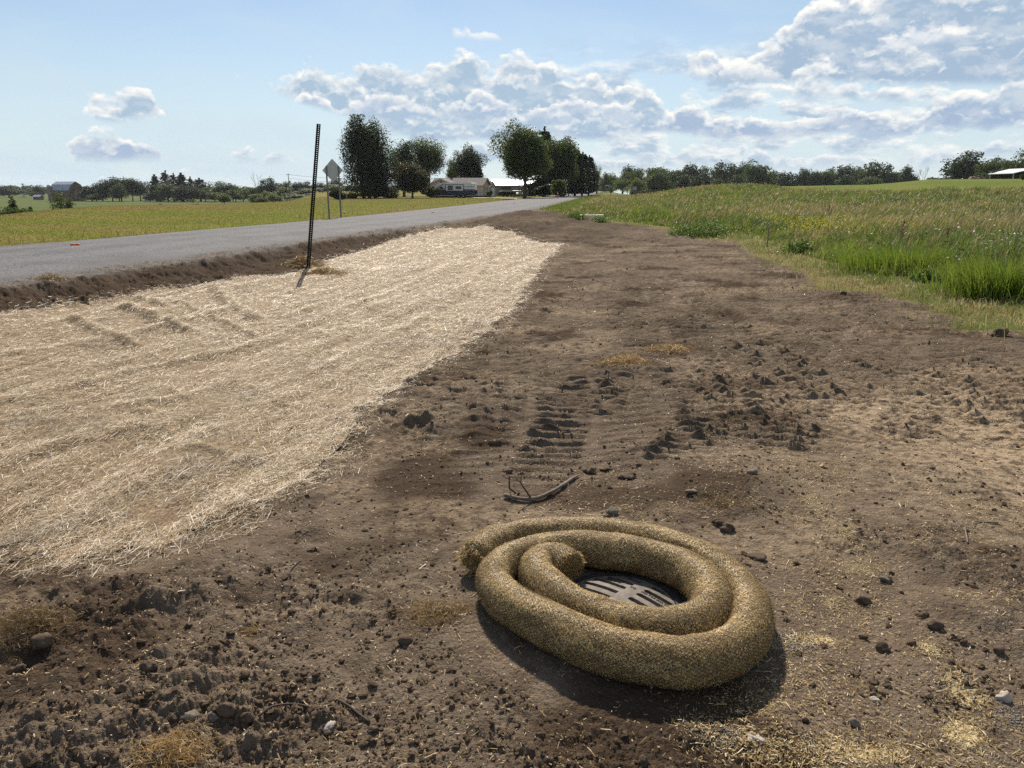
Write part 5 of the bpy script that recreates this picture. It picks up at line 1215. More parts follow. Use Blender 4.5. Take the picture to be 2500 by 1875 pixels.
# ------------------------------------------------------------------ straw blanket on the ditch slope
def polar(n, a0, a1, r0, r1, r, p=1.0):
    """points spread evenly over the view of somebody standing here: even in bearing and in log distance"""
    az = np.radians(r.uniform(a0, a1, n)); u = r.random(n)
    rad = r0 * (r1 / r0) ** u if p == 1.0 else 1 / (1 / r1 + (1 / r0 - 1 / r1) * u)
    return rad * np.sin(az), rad * np.cos(az), rad
def build_blanket():
    r = np.random.default_rng(21)
    rs = [2.2]
    while rs[-1] < 44: rs.append(rs[-1] * (1.004 if rs[-1] < 14 else 1.007))
    rs = np.array(rs); th = np.radians(np.linspace(-75, 8, 800)); TH, RR = np.meshgrid(th, rs)
    x = (RR * np.sin(TH)).ravel(); y = (RR * np.cos(TH)).ravel()
    D, B = masks(x, y); keepv = B < -.02; z = np.zeros(x.shape)
    z[keepv] = surf(x[keepv], y[keepv]) + .002 + (.002 + .010 * sst(-.05, -.4, B[keepv])) * np.abs(fbm(x[keepv] * 14, y[keepv] * 14, 23, 3))
    n = len(th); m = len(rs); i = np.arange((m - 1) * (n - 1)); a = (i // (n - 1)) * n + i % (n - 1)
    F = np.stack([a, a + n, a + n + 1, a + 1], 1); F = F[keepv[F].all(1)]
    us = np.unique(F); mp = np.zeros(len(x), int); mp[us] = np.arange(len(us)); V = np.stack([x, y, z], 1)[us]; F = mp[F]
    M = bpy.data.materials.new('straw_mat'); M.use_nodes = True; t = NT(M.node_tree); b = M.node_tree.nodes['Principled BSDF']
    b.inputs['Roughness'].default_value = .75; b.inputs['Specular IOR Level'].default_value = .2
    P = t.add('ShaderNodeTexCoord').outputs['Object']
    mp_ = t.add('ShaderNodeMapping'); t.put(mp_.inputs['Vector'], P); mp_.inputs['Rotation'].default_value = (0, 0, R(10)); mp_.inputs['Scale'].default_value = (1, .16, 1)
    f1 = t.noise(mp_.outputs[0], 120, 4, .7); f2 = t.noise(t.vmath('MULTIPLY', P, (.3, 1, 1)), 70, 3, .7); big = t.noise(P, 1.4, 4, .65)
    c = t.mix(t.rng(f1, .35, .62), (.085, .052, .024), (.34, .245, .135)); c = t.mix(t.math('MULTIPLY', t.rng(f2, .52, .68), .6), c, (.58, .51, .38))
    c = t.mix(t.math('MULTIPLY', t.rng(big, .45, .68), .6), c, (.17, .105, .055))
    t.put(b.inputs['Base Color'], c)
    bp = t.add('ShaderNodeBump'); bp.inputs['Distance'].default_value = .012; t.put(bp.inputs['Height'], t.math('ADD', f1, f2)); t.put(b.inputs['Normal'], bp.outputs[0])
    root = empty('erosion_blanket', (-3, 8, -.2)); tag(root, 'long pale straw erosion control blanket spread over the slope below the road', 'straw blanket')
    off = np.array([-3, 8, -.2])
    mk('mat', V - off, F, M, root, smooth=True)
    # loose straws of the blanket
    n = 900000; x, y, rad = polar(n, -60, 5, 2.9, 43, r)
    D, B = masks(x, y); fr = .02 + .30 * r.random(n) ** 5; k = B < fr - .02; x, y, rad, B = x[k], y[k], rad[k], B[k]
    # a patchy cover: bare brown felt shows between drifts of straw
    cov = .36 + .30 * sst(-.35, -.05, B) + .65 * fbm(x * 1.6, y * 1.6, 24, 4) + .18 * fbm(x * 6, y * 6, 27, 3) + .40 * sst(4, 16, rad)
    k = r.random(len(x)) < cov; x, y, rad, B = x[k], y[k], rad[k], B[k]; n = len(x)
    z = surf(x, y) + .008 + r.random(n) ** 2 * .022
    an = np.radians(78) + r.normal(0, .62, n); an = np.where(r.random(n) < .25, r.uniform(0, 6.28, n), an)
    tl = r.normal(0, .10, n) + (r.random(n) < .05) * r.uniform(-.5, .5, n)
    T = np.stack([np.cos(an) * np.cos(tl), np.sin(an) * np.cos(tl), np.sin(tl)], 1)
    Nn = np.stack([r.normal(0, .45, n), r.normal(0, .45, n), np.ones(n)], 1); Nn -= T * (Nn * T).sum(1)[:, None]; Nn /= np.linalg.norm(Nn, axis=1)[:, None]
    L = np.clip(r.lognormal(math.log(.055), .55, n), .018, .20) * (1 + rad * .012)
    Wd = np.maximum(.0022, .00030 * rad) * r.uniform(.7, 1.3, n)
    V, F = fibres(np.stack([x, y, z], 1), T, Nn, L, Wd, r, .10)
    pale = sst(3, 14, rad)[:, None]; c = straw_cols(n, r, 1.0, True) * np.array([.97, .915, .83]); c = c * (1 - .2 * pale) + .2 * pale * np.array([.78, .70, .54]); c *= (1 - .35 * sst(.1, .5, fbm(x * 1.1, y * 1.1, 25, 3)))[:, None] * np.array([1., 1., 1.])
    mk('straw', V - off, F, FIB, root, attrs={'col': np.repeat(c, 6, 0)})
build_blanket()

# ------------------------------------------------------------------ grass, flowers, crumbs
def blades(x, y, z, h, w, lean, az, col, name, mat_, parent=None, tipcol=None, kind='stuff', label=None):
    """upright tapering blades with a bend"""
    n = len(x); r = np.random.default_rng(n)
    ya = r.uniform(0, np.pi, n); sx, sy = np.cos(ya) * w * .5, np.sin(ya) * w * .5
    lx, ly = np.cos(az) * lean * h, np.sin(az) * lean * h
    b = np.stack([x, y, z], 1); S = np.stack([sx, sy, 0 * sx], 1)
    m = b + np.stack([lx * .35, ly * .35, h * .55], 1); t = b + np.stack([lx, ly, h * np.sqrt(np.clip(1 - .55 * lean ** 2, .2, 1))], 1)
    V = np.stack([b - S, b + S, m - S * .8, m + S * .8, t], 1).reshape(-1, 3); i = np.arange(n) * 5
    F4 = np.stack([i, i + 1, i + 3, i + 2], 1); F3 = np.stack([i + 2, i + 3, i + 4], 1)
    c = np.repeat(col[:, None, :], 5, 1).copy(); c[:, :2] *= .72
    if tipcol is not None: c[:, 4] = tipcol
    o = mk(name, V, [F4, F3], mat_, parent, attrs={'col': c.reshape(-1, 3)})
    return tag(o, kind=kind) if kind else o
GRASS = blade_mat('grass_blade', .5, .35, .45)
def mixc(a, b, t): return np.asarray(a) * (1 - t[:, None]) + np.asarray(b) * t[:, None]
def build_grass():
    r = np.random.default_rng(31)
    n = 640000; x, y, rad = polar(n, 2, 46, 8.2, 150, r)
    az = np.degrees(np.arctan2(x, y)); lim = np.interp(az, [8, 14, 17, 20, 26, 46], [150, 150, 118, 88, 78, 78]) + 6 * fbm(x / 2.3, y / 2.3, 62, 3)
    k = (tall_sdf(x, y) < 0) & (rad < lim); x, y, rad, az = x[k], y[k], rad[k], az[k]; T = tall_sdf(x, y); n = len(x)
    z = base(x, y)
    big = fbm(x / 3.2, y / 3.2, 71, 4); cl = fbm(x / .9, y / .9, 72, 3); patch = fbm(x / 11, y / 7, 73, 4)
    h = (.44 + .26 * big + .22 * cl + .10 * sst(8, 16, rad)) * sst(.35, -2.4, T) + .12; cl2 = fbm(x / .42, y / .42, 84, 3); h = np.clip(h * np.where(rad > 30, .8, 1.0) * (1 + .75 * cl2 * sst(40, 16, rad)), .10, 1.0) * r.uniform(.7, 1.15, n)
    # patches cut low near the edge and at the far verge
    h *= np.where(az < 9, .55, 1.0)
    green = mixc((.090, .130, .022), (.170, .225, .030), sst(-.35, .35, big)); green = mixc(green, (.075, .105, .045), sst(.0, .5, cl) * .6)
    edge = sst(24, 11, rad) * sst(.05, .45, fbm(x / 2.1, y / 1.6, 74, 3) + .25); green = mixc(green, (.14, .21, .022), edge * .65)
    dry = np.clip(sst(17, 28, rad) * sst(-.05, .45, patch + .2 * big + .16 * sst(16, 26, az) * sst(60, 40, rad) + .12 * sst(70, 100, rad)) * .75, 0, .8)
    col = mixc(green, (.24, .22, .07), dry * .5); col = mixc(col, (.17, .14, .06), dry * sst(.1, -.3, big) * .3)
    col *= r.uniform(.7, 1.3, (n, 1)) * (1 + .5 * cl2)[:, None]; dead = (r.random(n) < .07 * sst(40, 15, rad)); col[dead] = np.array([.30, .23, .11]) * r.uniform(.7, 1.2, (dead.sum(), 1))
    w = np.maximum(.0055, .00085 * rad) * r.uniform(.7, 1.3, n)
    lean = np.clip(r.normal(.38, .24, n), 0, 1.1); la = np.where(r.random(n) < .6, r.normal(.25, .6, n), r.uniform(0, 6.28, n))
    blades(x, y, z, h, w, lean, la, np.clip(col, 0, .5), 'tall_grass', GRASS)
    # seed heads over the dry patches
    k = (r.random(n) < (.03 + .14 * dry)) & (rad > 12); X, Y, Zz, H = x[k], y[k], (z + h)[k], h[k]; m = len(X)
    c = mixc((.36, .29, .14), (.28, .21, .10), r.random(m)) * r.uniform(.8, 1.25, (m, 1)); rr = rad[k]
    blades(X + r.normal(0, .06, m), Y, Zz - .10, r.uniform(.12, .30, m), np.maximum(.010, .00085 * rr), np.full(m, .45), r.normal(.2, .5, m), c, 'seed_heads', GRASS)
    # weeds with broad leaves along the near edge, white umbels and yellow flowers
    m = 26000; x, y, rad = polar(m, 10, 44, 9, 30, r); T = tall_sdf(x, y); k = (T < -.2) & (T > -4.5) & (r.random(m) < sst(-.1, .3, fbm(x / 1.2, y / 1.2, 75, 3))); x, y, rad = x[k], y[k], rad[k]; m = len(x)
    P = np.stack([x, y, base(x, y) + r.uniform(.10, .72, m)], 1); V, F, _ = leaves(P, .075, r, .6)
    c = np.repeat(mixc((.06, .11, .025), (.12, .19, .035), r.random(m)), 4, 0); tag(mk('broad_leaf_weeds', V, F, GRASS, attrs={'col': c}), kind='stuff')
    cx, cy = ground_hit(1985, 600); m = 2600; x = cx + r.normal(.9, 1.25, m); y = cy + r.normal(1.6, 1.7, m); k = (np.abs(fbm(x / .5, y / .5, 76, 2)) < .42) & (tall_sdf(x, y) < -.3); x, y = x[k], y[k]; m = len(x)
    V, F, _ = leaves(np.stack([x, y, base(x, y) + r.uniform(.40, .78, m)], 1), .036, r, .5)
    tag(mk('yellow_flowers', V, F, GRASS, attrs={'col': np.repeat(mixc((.62, .46, .02), (.45, .40, .03), r.random(m)), 4, 0)}), kind='stuff')
    m = 2600; x, y, rad = polar(m, 9, 42, 14, 75, r); k = (tall_sdf(x, y) < -1) & (fbm(x / 6, y / 6, 77, 3) > .0); x, y, rad = x[k], y[k], rad[k]; m = len(x)
    V, F, _ = leaves(np.stack([x, y, base(x, y) + r.uniform(.62, .92, m)], 1), .05, r, .4)
    tag(mk('white_flowers', V, F, GRASS, attrs={'col': np.full((4 * m, 3), .62)}), kind='stuff')
    # short dry stubble between the soil and the tall grass
    n = 150000; x, y, rad = polar(n, 0, 46, 7.5, 62, r); D, B = masks(x, y); T = tall_sdf(x, y)
    keep = (D > .10 - .9 * r.random(n) ** 3) & (T > -.5) & (x > xr(y) + .6) & (r.random(n) < .30 + .9 * sst(-.2, .3, fbm(x / .8, y / .8, 78, 3)) * sst(-.2, .5, D)); x, y, rad, D = x[keep], y[keep], rad[keep], D[keep]; n = len(x)
    g = sst(-.2, .3, fbm(x / 1.3, y / 1.3, 79, 3)); col = mixc((.40, .33, .17), (.13, .19, .03), g * .85) * r.uniform(.65, 1.25, (n, 1))
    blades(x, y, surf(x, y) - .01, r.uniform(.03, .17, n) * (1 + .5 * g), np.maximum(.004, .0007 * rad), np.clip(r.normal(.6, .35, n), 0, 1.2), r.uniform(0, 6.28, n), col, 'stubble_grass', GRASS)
    # mown lawn left of the road
    n = 330000; x, y, rad = polar(n, -47, 4, 15, 190, r); dl = xl(y) - x; az = np.degrees(np.arctan2(x, y)); rc = np.interp(az, CR[:, 0], CR[:, 1])
    k = (dl > .12 + .3 * r.random(n)) & (rad < rc + 12); x, y, rad, dl = x[k], y[k], rad[k], dl[k]; n = len(x)
    a = sst(-.25, .3, fbm(x / 14, y / 3.5, 64, 4) + .25 * fbm(x / 9, y / 9, 61, 4)); lime = sst(22, 2, dl) * sst(-.3, .2, fbm(x / 6, y / 3, 83, 3))
    col = mixc((.155, .17, .036), (.205, .160, .058), a); col = mixc(col, (.17, .225, .032), lime * .65) * r.uniform(.8, 1.2, (n, 1))
    tuft = (r.random(n) < .012) & (dl < 3); h = np.where(tuft, .28, r.uniform(.015, .04, n))
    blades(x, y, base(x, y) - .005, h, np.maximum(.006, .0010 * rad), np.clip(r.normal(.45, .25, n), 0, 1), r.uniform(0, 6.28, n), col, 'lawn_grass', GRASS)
    # grass of the far mown field and verge of the far road
    n = 60000; x, y, rad = polar(n, 2, 12, 38, 200, r); d = x - xr(y); k = (d > 1.0) & (d < 3.2) & (y > yl); x, y, rad = x[k], y[k], rad[k]; n = len(x)
    blades(x, y, base(x, y), r.uniform(.08, .3, n), np.maximum(.006, .0009 * rad), np.clip(r.normal(.4, .2, n), 0, 1), r.uniform(0, 6.28, n), mixc((.10, .16, .03), (.17, .19, .04), r.random(n)), 'verge_grass', GRASS)
build_grass()
def weed_clump(X, Y, w, h, n, seed, label, cat='weed clump', name='weed_clump', cols=((.075, .125, .022), (.13, .20, .035)), leaf=.065):
    x, y, z = at(X, Y); r = np.random.default_rng(seed); u = r.normal(size=(n, 3)); u /= np.linalg.norm(u, axis=1)[:, None]; u *= (r.random((n, 1)) ** .4); u[:, 2] = np.abs(u[:, 2]); u *= 1 + .35 * np.sin(u[:, :1] * 9 + seed) * np.sin(u[:, 1:2] * 8)
    V, F, _ = leaves(u * np.array([w / 2, w / 2, h]), leaf, r, .7)
    o = mk(name, V, F, GRASS, attrs={'col': np.repeat(mixc(cols[0], cols[1], r.random(n)), 4, 0)}); o.location = (x, y, z - .02); return tag(o, label, cat)
weed_clump(1404, 533, 1.3, .42, 1500, 1, 'dark leafy weed clump left of the concrete manhole ring'); weed_clump(1466, 541, .9, .33, 1000, 2, 'small leafy weed clump right in front of the concrete manhole ring')
weed_clump(1722, 577, 2.0, .62, 3200, 3, 'large dark leafy weed clump at the corner of the dirt and the field'); weed_clump(1668, 572, 1.2, .45, 1500, 4, 'leafy weed clump just left of the large dark weed clump')
weed_clump(1950, 618, 1.0, .42, 1600, 5, 'dark weed clump at the grass edge right of the survey stake'); weed_clump(2262, 688, .55, .28, 900, 6, 'dark hollow looking weed clump at the lower edge of the tall grass')
def grass_clump(X, Y, w, h, n, seed, label):
    x, y, z = at(X, Y); r = np.random.default_rng(seed); px = r.normal(0, w / 3.5, n); py = r.normal(0, w / 4.5, n); a = np.arctan2(py, px) + r.normal(0, .6, n)
    o = blades(px, py, 0 * px, h * r.uniform(.5, 1.1, n), np.full(n, .011), np.clip(r.normal(.45, .2, n), 0, 1), a, mixc((.09, .15, .02), (.19, .25, .03), r.random(n)), 'grass_clump', GRASS, kind=None); o.location = (x, y, z - .02); return tag(o, label, 'grass clump')
grass_clump(2455, 722, 1.5, .72, 2600, 41, 'bright yellow green grass clump at the right edge of the photo'); grass_clump(2210, 660, 2.2, .62, 3000, 42, 'bright green grass clump in front of the tall grass, right of centre')
def stalk(X, Y, h, label, seed):
    x, y, z = at(X, Y); r = np.random.default_rng(seed); o = empty('dock_stalk', (x, y, z)); tag(o, label, 'dried stalk', 'rusty dock stalks in the grass')
    MB().tube([(0, 0, 0), (.02, 0, h * .5), (.05, 0, h)], [.007, .006, .004], 5).obj('stem', M_RUSTW, o)
    n = 160; q = r.uniform(.45, 1, n); V, F, _ = leaves(np.stack([.05 * q ** 2 + r.normal(0, .03, n), r.normal(0, .03, n), q * h], 1), .035, r, .6)
    mk('seeds', V, F, GRASS, o, attrs={'col': np.repeat(mixc((.13, .06, .03), (.20, .10, .05), r.random(n)), 4, 0)})
M_RUSTW = mat('dock_stem', (.16, .08, .04), .8, .3, 20)
for i, (X, Y, h, lab) in enumerate([(2017, 566, 1.05, 'rust brown dock stalk beside the thin pink tipped stake'), (1934, 585, .85, 'rust brown dock stalk above the yellow flowers'), (2192, 628, .95, 'rust brown dock stalk in the middle of the bright grass'), (1468, 524, .8, 'dark dock stalk standing behind the manhole ring'), (2300, 640, .8, 'brown dock stalk in the grass near the right edge')]): stalk(X, Y, h, lab, 60 + i)

# ------------------------------------------------------------------ soil crumbs, stones, straw litter, twigs
M_CLOD = mat('soil_clod', (.118, .084, .056), .95, .5, 45, .004, 160, spec=.1)
def ico(sub):
    bm = bmesh.new(); bmesh.ops.create_icosphere(bm, subdivisions=sub, radius=1); V = np.array([v.co[:] for v in bm.verts]); F = np.array([[v.index for v in f.verts] for f in bm.faces]); bm.free(); return V, F
ICO = {k: ico(k) for k in (1, 2, 3)}
def lump(sub, r, rough=.3):
    V, F = ICO[sub]; k = r.normal(size=(5, 3)) * 2.0; d = 1 + rough * .4 * sum(np.sin(V @ q + i * 1.7) for i, q in enumerate(k)) / 2 + rough * .12 * r.normal(size=len(V)); return V * d[:, None], F
def build_clods():
    r = np.random.default_rng(51); Vs = []; Fs = []; b = 0
    n = 95000; x, y, rad = polar(n, -46, 46, 1.85, 34, r)
    yb = r.uniform(5, 32, 9000); xb = xr(yb) + r.uniform(.5, 2.6, 9000); x = np.r_[x, xb]; y = np.r_[y, yb]; rad = np.hypot(x, y); n = len(x)
    D, B = masks(x, y); g = np.hypot(x - GC[0], y - GC[1])
    dens = .10 + .55 * sst(-.05, .4, fbm(x * 1.5, y * 1.5, 52, 4)) + .30 * sst(4.2, 2.4, y) * sst(.8, -.2, x) + .15 * sst(3.2, 5, y) * sst(6, 4.5, y)
    k = (D < -.1) & (B > .03) & (g > .72) & (r.random(n) < dens); x, y, rad = x[k], y[k], rad[k]; n = len(x)
    sz = np.clip(r.lognormal(math.log(.0050), .55, n), .0028, .016) * np.where(rad > 6, .62 + .04 * rad, 1.0)
    z = surf(x, y); protos = {1: [lump(1, r, .9) for _ in range(10)], 2: [lump(2, r, 1.0) for _ in range(10)]}
    for i in range(n):
        V, F = protos[2 if sz[i] / rad[i] > .0042 else 1][i % 10]
        a = r.uniform(0, 6.28); s = sz[i] * r.uniform(.7, 1.25, 3); c, s_ = math.cos(a), math.sin(a)
        W = V * s; W = np.stack([W[:, 0] * c - W[:, 1] * s_ + x[i], W[:, 0] * s_ + W[:, 1] * c + y[i], W[:, 2] * .75 + z[i] + s[2] * .05], 1)
        Vs.append(W); Fs.append(F + b); b += len(W)
    tag(mk('soil_crumbs', np.vstack(Vs), np.vstack(Fs), M_CLOD, smooth=False), kind='stuff')
build_clods()
STONE = {'grey': mat('grey_stone', (.20, .165, .13), .85, .3, 14, .003, 120, spec=.2), 'brown': mat('brown_stone', (.125, .09, .062), .92, .4, 18, .004, 110, spec=.15), 'pale': mat('pale_stone', (.42, .37, .32), .85, .25, 16, .002, 120)}
def stone(X, Y, wpx, tone, label, seed, flat=.7, cat='stone', name='stone'):
    r = np.random.default_rng(seed); x, y, z = at(X, Y + wpx * .18); dep = math.hypot(y, CZ - z); w = wpx / FPX * dep * .5
    V, F = lump(3, r, .85); o = mk(name, V * np.array([1.0, .8, flat]) * w * .82, F, STONE[tone], smooth=True)
    o.location = (x, y, z + w * flat * .28); o.rotation_euler = (0, 0, r.uniform(-.5, .5)); tag(o, label, cat); return o
STONES = [(106, 1562, 60, 'brown', 'largest rounded brown stone near the left edge, below the root tuft'), (41, 1630, 44, 'brown', 'dark round clod at the left edge below the largest brown stone'), (362, 1622, 42, 'brown', 'dark clod on the mound left of the bottom centre'),
 (461, 1748, 46, 'grey', 'smooth grey stone, biggest of the row near the bottom left'), (520, 1747, 30, 'grey', 'smaller pale grey stone beside the biggest grey one'), (551, 1726, 44, 'brown', 'angular brown clod above the row of grey stones'), (604, 1750, 34, 'brown', 'dark egg shaped stone at the right end of the bottom left row'),
 (425, 1755, 26, 'brown', 'brown stone at the left end of the bottom left row'), (599, 1646, 32, 'brown', 'dark round clod above the egg shaped stone'), (352, 1812, 28, 'brown', 'dark upright clod left of the dry grass tuft at the bottom'), (800, 1767, 34, 'pale', 'flat pale pebble below the curved root'),
 (988, 1560, 32, 'brown', 'dark pebble left of the coiled sock, at the edge of its shadow'), (300, 1675, 30, 'brown', 'brown stone half sunk in the mound at lower left'), (865, 1772, 26, 'brown', 'small round brown pebble right of the flat pale pebble'), (910, 1780, 24, 'brown', 'dark pebble below the short straight twig'),
 (1776, 1288, 34, 'brown', 'brown stone just above the right shoulder of the sock'), (1750, 1274, 28, 'brown', 'smaller brown stone touching the one above the sock shoulder'), (1494, 1247, 30, 'grey', 'grey stone right of the fallen branch'), (1480, 1262, 20, 'brown', 'small dark stone under the grey stone near the branch'),
 (1442, 1148, 32, 'brown', 'dark lump above the right tip of the fallen branch'), (1691, 1194, 34, 'grey', 'flat grey stone on the churned soil behind the sock'), (1835, 1150, 24, 'grey', 'small grey stone farthest back on the churned soil'), (1841, 1352, 44, 'brown', 'wide flat brown stone right of the outer coil'),
 (1482, 1140, 30, 'brown', 'brown clod left of the flat slab behind the branch'), (2164, 1412, 34, 'grey', 'grey brown stone on the straw litter at right'), (2159, 1582, 36, 'brown', 'dark brown stone below the straw litter at lower right'), (2280, 1528, 36, 'brown', 'upright dark stone among clods at lower right'),
 (2252, 1499, 28, 'brown', 'dark clod above the upright dark stone at lower right'), (2228, 1568, 24, 'brown', 'small dark clod between the two dark stones at lower right'), (2436, 1584, 32, 'brown', 'dark clod close to the right edge'), (2449, 1700, 34, 'pale', 'pale chunk of clay near the right edge'),
 (2138, 1707, 22, 'pale', 'small pale flake on the bare patch at lower right'), (2109, 1463, 34, 'brown', 'brown clod above the grey straw ash, right of the sock'), (1570, 1857, 34, 'brown', 'black brown clod at the bottom edge below the sock shadow'), (1839, 1796, 40, 'pale', 'flat pale slab beside the straw line at the bottom right'),
 (2085, 1762, 28, 'grey', 'broken pale edged clod in the middle of the bare patch'), (1240, 1150, 22, 'brown', 'small dark stone above the left end of the branch'), (2060, 715, 20, 'brown', 'dark clod on the dirt near the stubble edge'), (2442, 812, 40, 'brown', 'dark clod on the stubble at the right edge')]
for i, q in enumerate(STONES): stone(*q, 700 + i, .72 if 'flat' not in q[4] else .32, 'clod' if 'clod' in q[4] or 'lump' in q[4] else 'stone', 'soil_clod' if 'clod' in q[4] or 'lump' in q[4] else 'stone')
stone(1529, 1152, 62, 'brown', 'long flat brown slab of soil behind the fallen branch', 790, .25)
def build_litter():
    r = np.random.default_rng(61); n = 420000; x, y, rad = polar(n, -46, 46, 1.85, 16, r); D, B = masks(x, y); g = np.hypot(x - GC[0], y - GC[1])
    s = .06 + .16 * sst(.6, 1.6, x) * sst(-.3, .2, fbm(x * 2.5, y * 2.5, 65, 3)) + sst(-.05, .45, fbm(x * 1.4, y * 1.4, 66, 4)) * .45 * sst(.1, 1.2, x + .35) * sst(7.5, 4.5, y)
    for P, w, a in STRAWLINES:
        dd, q = pdist(P, x, y); s = np.maximum(s, .8 * a * np.exp(-(dd / w) ** 2) * (.75 + .6 * sst(-.3, .3, gn(x * 6, y * 6, 67))))
    s = np.maximum(s, .55 * sst(.55, .0, B) * sst(-.25, .3, fbm(x * 2, y * 2, 68, 3)))
    s = s * (1 - .6 * sst(.5, .2, np.hypot(x - .3, y - 2.35))) + .26 * sst(.55, .2, np.hypot(x - 1.0, y - 2.4)) + .07 * sst(.1, .4, fbm(x * 4, y * 4, 69, 3))
    k = (D < -.05) & (B > .0) & (g > .30) & (r.random(n) < s); x, y, rad = x[k], y[k], rad[k]; n = len(x)
    big = r.random(n) < .045
    L = np.where(big, r.uniform(.02, .06, n), r.uniform(.005, .018, n)); W = np.where(big, r.uniform(.002, .0042, n), r.uniform(.0015, .0035, n)) * np.maximum(1, rad / 4.5)
    an = r.uniform(0, 6.28, n); tl = r.normal(0, .3, n); T = np.stack([np.cos(an) * np.cos(tl), np.sin(an) * np.cos(tl), np.sin(tl)], 1)
    Nn = np.stack([r.normal(0, .4, n), r.normal(0, .4, n), np.ones(n)], 1); Nn -= T * (Nn * T).sum(1)[:, None]; Nn /= np.linalg.norm(Nn, axis=1)[:, None]
    V, F = fibres(np.stack([x, y, surf(x, y) + .003 + .004 * r.random(n)], 1), T, Nn, L, W, r, .08)
    tag(mk('straw_litter', V, F, FIB, attrs={'col': np.repeat(straw_cols(n, r, .95), 6, 0)}), kind='stuff')
build_litter()
def tuft(X, Y, w, h, n, seed, label, dark=.8, cat='dead grass tuft', name='grass_tuft'):
    x, y, z = at(X, Y); r = np.random.default_rng(seed); u = r.normal(size=(n, 3)) * np.array([w * .32, w * .24, 0]); u[:, 2] = r.random(n) * h * np.exp(-(u[:, 0] ** 2 + u[:, 1] ** 2) / (w * .32) ** 2)
    T = r.normal(size=(n, 3)); T[:, 2] *= .45; Nn = r.normal(size=(n, 3)); Nn -= T * (Nn * T).sum(1)[:, None] / (T * T).sum(1)[:, None]; Nn /= np.linalg.norm(Nn, axis=1)[:, None]
    V, F = fibres(u + np.array([0, 0, .004]), T, Nn, r.uniform(.25, .7, n) * w * .45, max(.0016, w * .006), r, .45)
    c = straw_cols(n, r, dark) * np.array([.95, .85, .75])
    o = mk(name, V, F, FIB, attrs={'col': np.repeat(c, 6, 0)}); o.location = (x, y, z); return tag(o, label, cat)
tuft(1532, 886, .50, .10, 900, 1, 'tuft of dead tan grass lying on the dirt in the middle distance'); tuft(1640, 855, .45, .06, 500, 2, 'thin trail of dead grass behind the tan tuft on the dirt')
tuft(122, 684, .55, .13, 900, 3, 'dark tuft of dead grass on the gravel shoulder at far left', .5); tuft(735, 646, .85, .22, 1900, 4, 'heap of dry straw and soil against the foot of the leaning post', .55)
tuft(788, 668, .8, .12, 1200, 14, 'loose dark straw bunched just right of the leaning post', .6)
tuft(62, 1530, .26, .10, 1100, 5, 'dark brown root tuft beside the largest stone at the left edge', .42); tuft(1070, 1500, .26, .02, 700, 6, 'flat reddish fibre patch on the soil left of the coiled sock', .6)
tuft(420, 1835, .20, .03, 800, 7, 'golden dry grass tuft at the bottom left edge', .85); tuft(1085, 1118, .10, .03, 200, 8, 'small reddish root tuft on the dirt left of the branch', .5); tuft(1760, 1228, .14, .05, 350, 9, 'small dark root tuft on the churned soil behind the sock', .5)
tuft(620, 1545, .14, .02, 260, 10, 'thin brown grass roots on the mound at lower left', .6); tuft(1840, 1580, .10, .02, 250, 12, 'pale straw wisp beside the right flank of the sock', 1.0)
M_TWIG = mat('dead_wood', (.21, .165, .125), .8, .45, 26, .002, 120); M_TWIGD = mat('dark_twig', (.075, .055, .045), .85, .4, 26)
def path3(px, dz=.012): return [np.array(at(X, Y)) + np.array([0, 0, dz]) for X, Y in px]
def branch():
    P = path3([(1232, 1214), (1258, 1221), (1300, 1224), (1340, 1210), (1374, 1190), (1398, 1173), (1416, 1163)], .016); c = P[2].copy(); o = empty('fallen_branch', c); tag(o, 'curved dead branch with two upright twigs lying behind the coiled sock', 'branch')
    P = [p - c for p in P]; Q = crom(np.array(P), .02); q = np.linspace(0, 1, len(Q)); rad = .0125 * (1 - .15 * np.abs(q - .4)) * np.where(q > .8, 1 - 3.4 * (q - .8), 1) * (1 + .12 * np.sin(q * 31))
    MB().tube(Q, np.clip(rad, .003, 1), 10).obj('limb', M_TWIG, o, smooth=True)
    b = np.array(P[2]) + np.array([-.01, 0, .008])
    MB().tube([b, b + np.array([-.035, .02, .045]), b + np.array([-.062, .03, .085]), b + np.array([-.095, .04, .115])], [.006, .005, .004, .002], 6).tube([b + np.array([-.062, .03, .085]), b + np.array([-.06, .035, .11]), b + np.array([-.056, .04, .132])], [.0035, .003, .0018], 5).obj('twig', M_TWIGD, o)
    d = np.array(at(1256, 1204)) - c; MB().tube([d + np.array([.01, 0, 0]), d + np.array([-.03, 0, .03]), d + np.array([-.034, .0, .075]), d + np.array([-.03, .01, .11])], [.006, .006, .005, .004], 6).tube([d + np.array([-.034, 0, .07]), d + np.array([.0, .01, .085]), d + np.array([.03, .02, .07])], [.003, .0025, .002], 5).obj('twig', M_TWIGD, o)
branch()
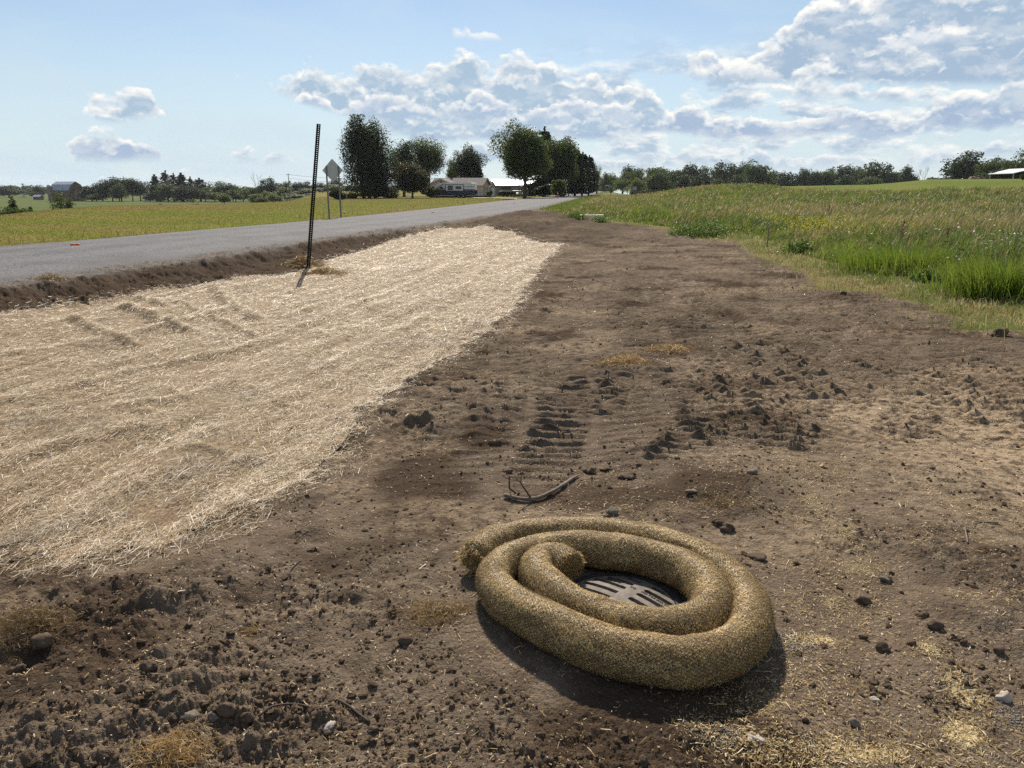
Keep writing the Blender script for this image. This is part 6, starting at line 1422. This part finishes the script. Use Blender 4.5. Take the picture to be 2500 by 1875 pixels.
for i, (px, rd, lab) in enumerate([([(632, 1752), (660, 1730), (710, 1722), (760, 1730), (796, 1748)], .004, 'thin curved root arching over the soil at lower left'), ([(826, 1712), (850, 1726), (870, 1742), (902, 1766)], .005, 'short straight twig right of the curved root'),
        ([(710, 1412), (708, 1396), (722, 1378), (734, 1370)], .0035, 'small dark root curl on the soil below the blanket edge'), ([(2380, 1276), (2430, 1278), (2436, 1277)], .004, 'pale thin stick lying near the right edge of the churned soil'), ([(2355, 1290), (2360, 1312), (2362, 1328)], .004, 'short pale peg of straw standing in the soil at right')]):
    P = path3(px, .006); c = P[0].copy(); o = MB().tube([p - c for p in crom(np.array(P), .015)], rd, 6).obj('twig', M_TWIGD if i < 3 else M_TWIG, None, True); o.location = c; tag(o, lab, 'twig')
def granules():
    r = np.random.default_rng(77); Vs = []; Fs = []; b = 0; V0, F0 = ICO[1]
    for (X, Y, w, n) in ((1905, 1575, .05, 240), (1960, 1568, .05, 260), (1930, 1585, .06, 200), (1740, 1808, .05, 220), (1775, 1815, .04, 160), (2470, 1760, .05, 180), (2050, 1838, .08, 200), (2330, 1690, .06, 120)):
        cx, cy = ground_hit(X, Y)
        x = cx + r.normal(0, w, n); y = cy + r.normal(0, w * .7, n); z = surf(x, y)
        for i in range(n):
            s = r.uniform(.0016, .0036); Vs.append(V0 * s * r.uniform(.7, 1.2, 3) + np.array([x[i], y[i], z[i] + s * .6])); Fs.append(F0 + b); b += len(V0)
    tag(mk('grey_granules', np.vstack(Vs), np.vstack(Fs), mat('grey_granule', (.33, .31, .28), .8, .4, 60), smooth=True), kind='stuff')
granules()
# rolled seam of netting along the far end of the blanket
P = path3([(1175, 552), (1210, 549), (1240, 559), (1268, 573), (1300, 582), (1332, 592)], .04); c = P[0].copy(); Q = crom(np.array(P), .15); o = MB().tube(Q - c, .016 * (1 + .3 * np.sin(np.arange(len(Q)) * .9)), 7).obj('rolled_edge', mat('rolled_straw', (.40, .31, .19), .9, .4, 12, .01, 60), None, True); o.location = c; tag(o, 'rolled up straw edge at the far end of the blanket', 'blanket roll')

# ------------------------------------------------------------------ summer haze: one even box of air round the whole scene
def build_haze():
    o = MB().box((0, 0, 14), (6000, 6000, 64)).obj('haze', None); tag(o, kind='stuff')
    m = bpy.data.materials.new('air'); m.use_nodes = True; t = NT(m.node_tree); t.n.clear()
    out = t.add('ShaderNodeOutputMaterial'); v = t.add('ShaderNodeVolumePrincipled')
    v.inputs['Color'].default_value = (.86, .93, 1, 1); v.inputs['Density'].default_value = .00007; v.inputs['Anisotropy'].default_value = .2
    t.l.new(v.outputs[0], out.inputs['Volume']); o.data.materials.clear(); o.data.materials.append(m)
build_haze()
